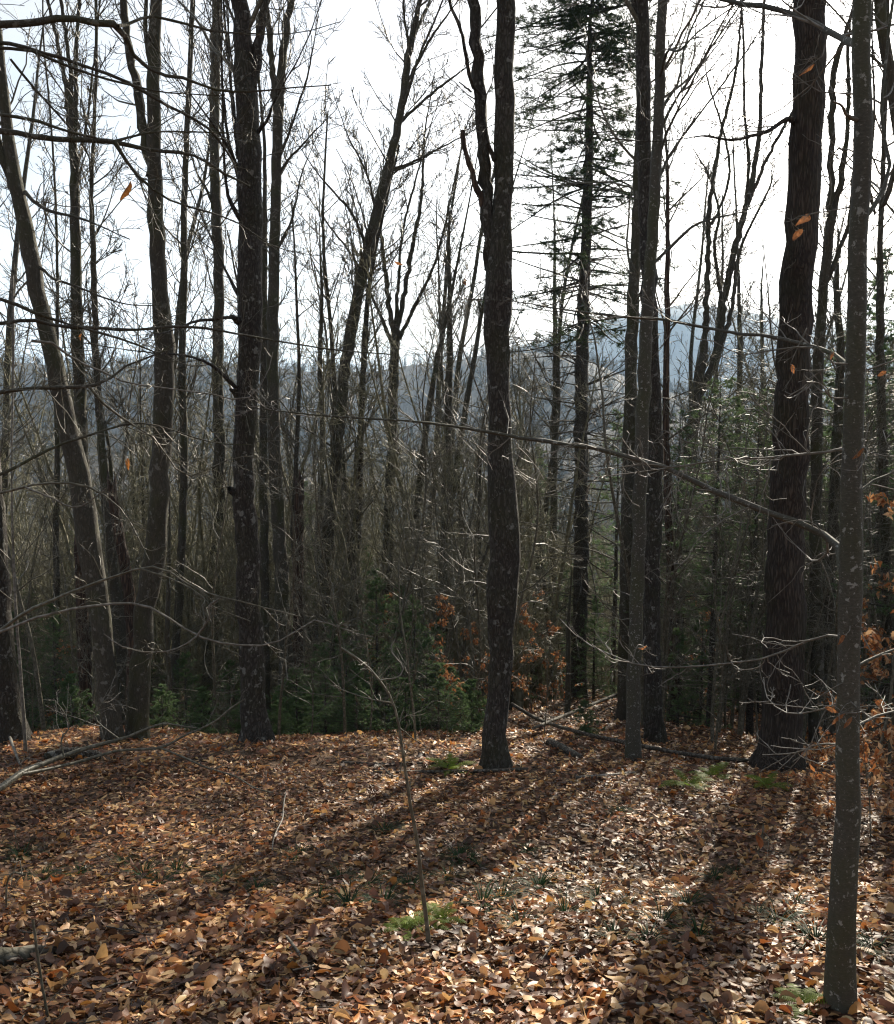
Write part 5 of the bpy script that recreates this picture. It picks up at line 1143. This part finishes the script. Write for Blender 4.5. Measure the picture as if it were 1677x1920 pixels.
def propped(label, stems, seed, mat='twig', twigs=(10, .2, .8)):
    r_ = np.random.default_rng(seed); o = None
    for pts in stems:
        w = []
        for px, py, wd, fy in pts:                       # fy: pixel row of the ground below this point
            gp = ground_hit(px, fy); p = at(px, py, gp[1]); p[2] = max(p[2], float(Hgt(p[0], p[1])) + .02); w.append([*p, wd / 2 / FPX * depth(p)])
        w = np.array(w)
        n = max(10, int(np.linalg.norm(np.diff(w[:, :3], axis=0), axis=1).sum() / .07)); q = smooth_path(w, n); P = q[:, :3]; R = np.maximum(q[:, 3], .002)
        if o is None:
            base = np.array([P[0, 0], P[0, 1], float(Hgt(P[0, 0], P[0, 1]))]); o = empty('fallen_branch', base, label, 'branch')
            link('stem', Tubes().add(P, R, 9, 1 + .06 * r_.normal(size=(1, n, 9))).mesh('stem', M[mat], base), o)
        else: link('side_branch', Tubes().add(P, R, 6).mesh('side_branch', M[mat], base), o)
        if not twigs[0]: continue
        cr = Tubes(); a1, r1 = grow(P[None], R[None], twigs[0], r_, .2, 1.0, 30, 75, twigs[1], twigs[2], 8, .18, .03, .007, .002, flat=.1); cr.add(a1, r1, 4)
        a2, r2 = grow(a1, r1, 3, r_, .2, 1.0, 25, 60, .25, .5, 5, .2, .02, .007, .0016, rel=True); cr.add(a2, r2, 3)
        tag(link('twigs', cr.mesh('twigs', M['pale_twig'], base), o), kind='stuff')
propped('long pale dead branch lying on the left mound, forking and arching right', [
    [(-50, 1510, 15, 1520), (0, 1478, 13, 1490), (45, 1447, 12, 1470), (100, 1425, 10, 1455), (165, 1402, 8, 1445), (230, 1385, 6, 1440), (300, 1358, 4.5, 1435), (330, 1360, 3.4, 1430), (370, 1365, 2.6, 1430)],
    [(40, 1452, 8, 1472), (90, 1442, 6.5, 1462), (150, 1428, 6, 1448), (220, 1408, 5, 1440), (300, 1402, 4.5, 1435), (345, 1380, 4, 1432), (400, 1355, 3.6, 1430), (430, 1330, 3, 1428), (460, 1310, 2.4, 1426)],
    [(300, 1402, 4, 1435), (340, 1418, 3.6, 1440), (390, 1440, 3.4, 1452), (440, 1455, 3, 1466), (480, 1478, 2.8, 1486), (530, 1490, 2.4, 1496)],
    [(225, 1387, 3.4, 1440), (180, 1350, 3, 1440), (185, 1325, 2.6, 1438), (215, 1300, 2, 1436)],
    [(120, 1420, 3.4, 1452), (115, 1385, 3, 1450), (130, 1365, 2.6, 1448), (120, 1335, 2, 1446), (100, 1310, 1.6, 1445)]], 61)
propped('hooked pale twig trailing down over the leaves left of the front sapling', [[(536, 1486, 2.4, 1496), (532, 1510, 2.6, 1522), (530, 1535, 2.6, 1550), (518, 1560, 2.4, 1574), (512, 1580, 2.2, 1592), (512, 1595, 1.6, 1602)]], 62, 'pale_twig', (0, .05, .15))
fallen('fallen_branch', 'dead branch propped in the left corner beside the edge tree', 'branch', [(-30, 1330, 7, .5), (5, 1380, 6, .25), (25, 1415, 5, .1), (38, 1440, 4, .02)], 'pale_twig', twigs=dict(n=6, l=(.2, .6)), seed=3)
fallen('fallen_log', 'dark rotten log end lying behind the forking branch, left', 'log', [(85, 1428, 12, .02), (115, 1424, 20, .02), (150, 1422, 22, .02), (190, 1424, 14, .0)], 'rough', seed=4, sides=12, lump=.2)
fallen('fallen_log', 'rotten log piece in the lower left corner', 'log', [(-30, 1812, 40, 0), (20, 1806, 36, 0), (60, 1800, 30, .0), (105, 1790, 16, .0)], 'dead', seed=5, sides=12, lump=.22)
fallen('fallen_branch', 'long dark fallen branch running between the twin trunks and the broad trunk', 'branch', [(960, 1345, 6, .25), (1010, 1372, 7, .2), (1080, 1392, 7, .14), (1150, 1404, 8, .1), (1250, 1418, 8, .06), (1340, 1430, 8, .04), (1430, 1434, 7, .03)], 'dead', twigs=dict(n=8, l=(.3, .8), mat='twig'), seed=6)
fallen('fallen_branch', 'dead branch slanting up right of the middle trunk', 'branch', [(1000, 1380, 5, .1), (1060, 1360, 6, .16), (1130, 1338, 6, .3), (1180, 1322, 5, .4)], 'dead', twigs=dict(n=6, l=(.2, .6), mat='twig'), seed=7)
fallen('fallen_log', 'mossy fallen pole behind the tiny flattened conifer', 'log', [(1030, 1395, 14, 0), (1060, 1410, 14, 0), (1090, 1425, 12, 0)], 'dead', seed=8)
fallen('fallen_branch', 'straight stick lying left of the middle trunk foot, farther one', 'branch', [(640, 1432, 4, .01), (720, 1436, 4, .01), (800, 1434, 4, .01), (850, 1436, 3, .01)], 'dead', seed=9)
fallen('fallen_branch', 'straight stick lying left of the middle trunk foot, nearer one', 'branch', [(700, 1452, 5, .01), (770, 1452, 5, .01), (880, 1450, 6, .01), (990, 1446, 6, .01)], 'dead', seed=10)
fallen('fallen_branch', 'stick lying right of the broad trunk foot', 'branch', [(1440, 1440, 6, .02), (1520, 1440, 6, .02), (1600, 1432, 5, .03)], 'dead', twigs=dict(n=5, l=(.2, .5)), seed=11)
fallen('fallen_branch', 'pale stick below the twin trunks', 'branch', [(1080, 1462, 6, .01), (1140, 1458, 6, .01), (1190, 1452, 5, .01)], 'pale_twig', seed=12)
fallen('fallen_branch', 'short dark stick in the leaves left of the front sapling', 'branch', [(538, 1775, 5, .05), (560, 1800, 7, .03), (580, 1825, 7, .01), (600, 1842, 5, .0)], 'dead', seed=13)
fallen('fallen_branch', 'thin curved stick on the leaves at bottom right', 'branch', [(1120, 1895, 5, .01), (1190, 1888, 5, .01), (1280, 1896, 5, .01), (1330, 1906, 4, .0)], 'pale_twig', seed=14)
# small dark sapling shoots, lower left
T1 = Tree('leafless_shoot', 'thin dark shoot rising from the leaves in the lower left corner', 'sapling', base_depth(90, 1915), [(62, 1725, 1.6), (68, 1770, 2.6), (74, 1815, 3.4), (82, 1865, 4), (90, 1915, 4.6)], 'twig', seed=50, sides=6, flare=1.0)
T1.spray(T1.P[None], T1.R[None], n=5, t0=.3, l=(.08, .2), sub=2).done()
T2 = Tree('leafless_shoot', 'short curled stalk with a withered leaf at the left edge', 'sapling', base_depth(12, 1712), [(42, 1640, 2), (26, 1636, 2.6), (14, 1655, 3.2), (12, 1712, 4)], 'twig', seed=51, sides=6, flare=1.0)
T2.leaf(42, 1655, 34, T2.D - .02, 5, (.40, .2, .08)); T2.leaf(14, 1650, 38, T2.D - .02, -25, (.42, .22, .08)); T2.done()
T3 = Tree('leafless_shoot', 'little stalk carrying one big rusty leaf, below the broad trunk', 'sapling', base_depth(1420, 1612), [(1432, 1545, 2), (1428, 1575, 2.4), (1420, 1612, 3)], 'twig', seed=52, sides=6, flare=1.0)
T3.leaf(1424, 1575, 48, T3.D - .03, 5, (.40, .15, .06)); T3.done()

# ------------------------------------------------------------------ the air
import bmesh
bm = bmesh.new(); bmesh.ops.create_cube(bm, size=1.0)
lo = np.array([-5300, -330, -62.0]); hi = np.array([5300, 6600, 300.0])
for v in bm.verts: v.co = Vector((lo + (np.array(v.co) + .5) * (hi - lo)).tolist())
hm = bpy.data.meshes.new('haze'); bm.to_mesh(hm); bm.free()
haze = link('haze', hm); tag(haze, 'thin blue haze in the air over the valley', 'haze', kind='stuff')
vm = bpy.data.materials.new('haze_air'); vm.use_nodes = True; nt = vm.node_tree; nt.nodes.clear()
vo = nt.nodes.new('ShaderNodeOutputMaterial'); pv = nt.nodes.new('ShaderNodeVolumePrincipled')
pv.inputs['Color'].default_value = (.46, .70, 1.0, 1); pv.inputs['Density'].default_value = .00020; pv.inputs['Anisotropy'].default_value = .2
nt.links.new(pv.outputs[0], vo.inputs['Volume']); hm.materials.append(vm)
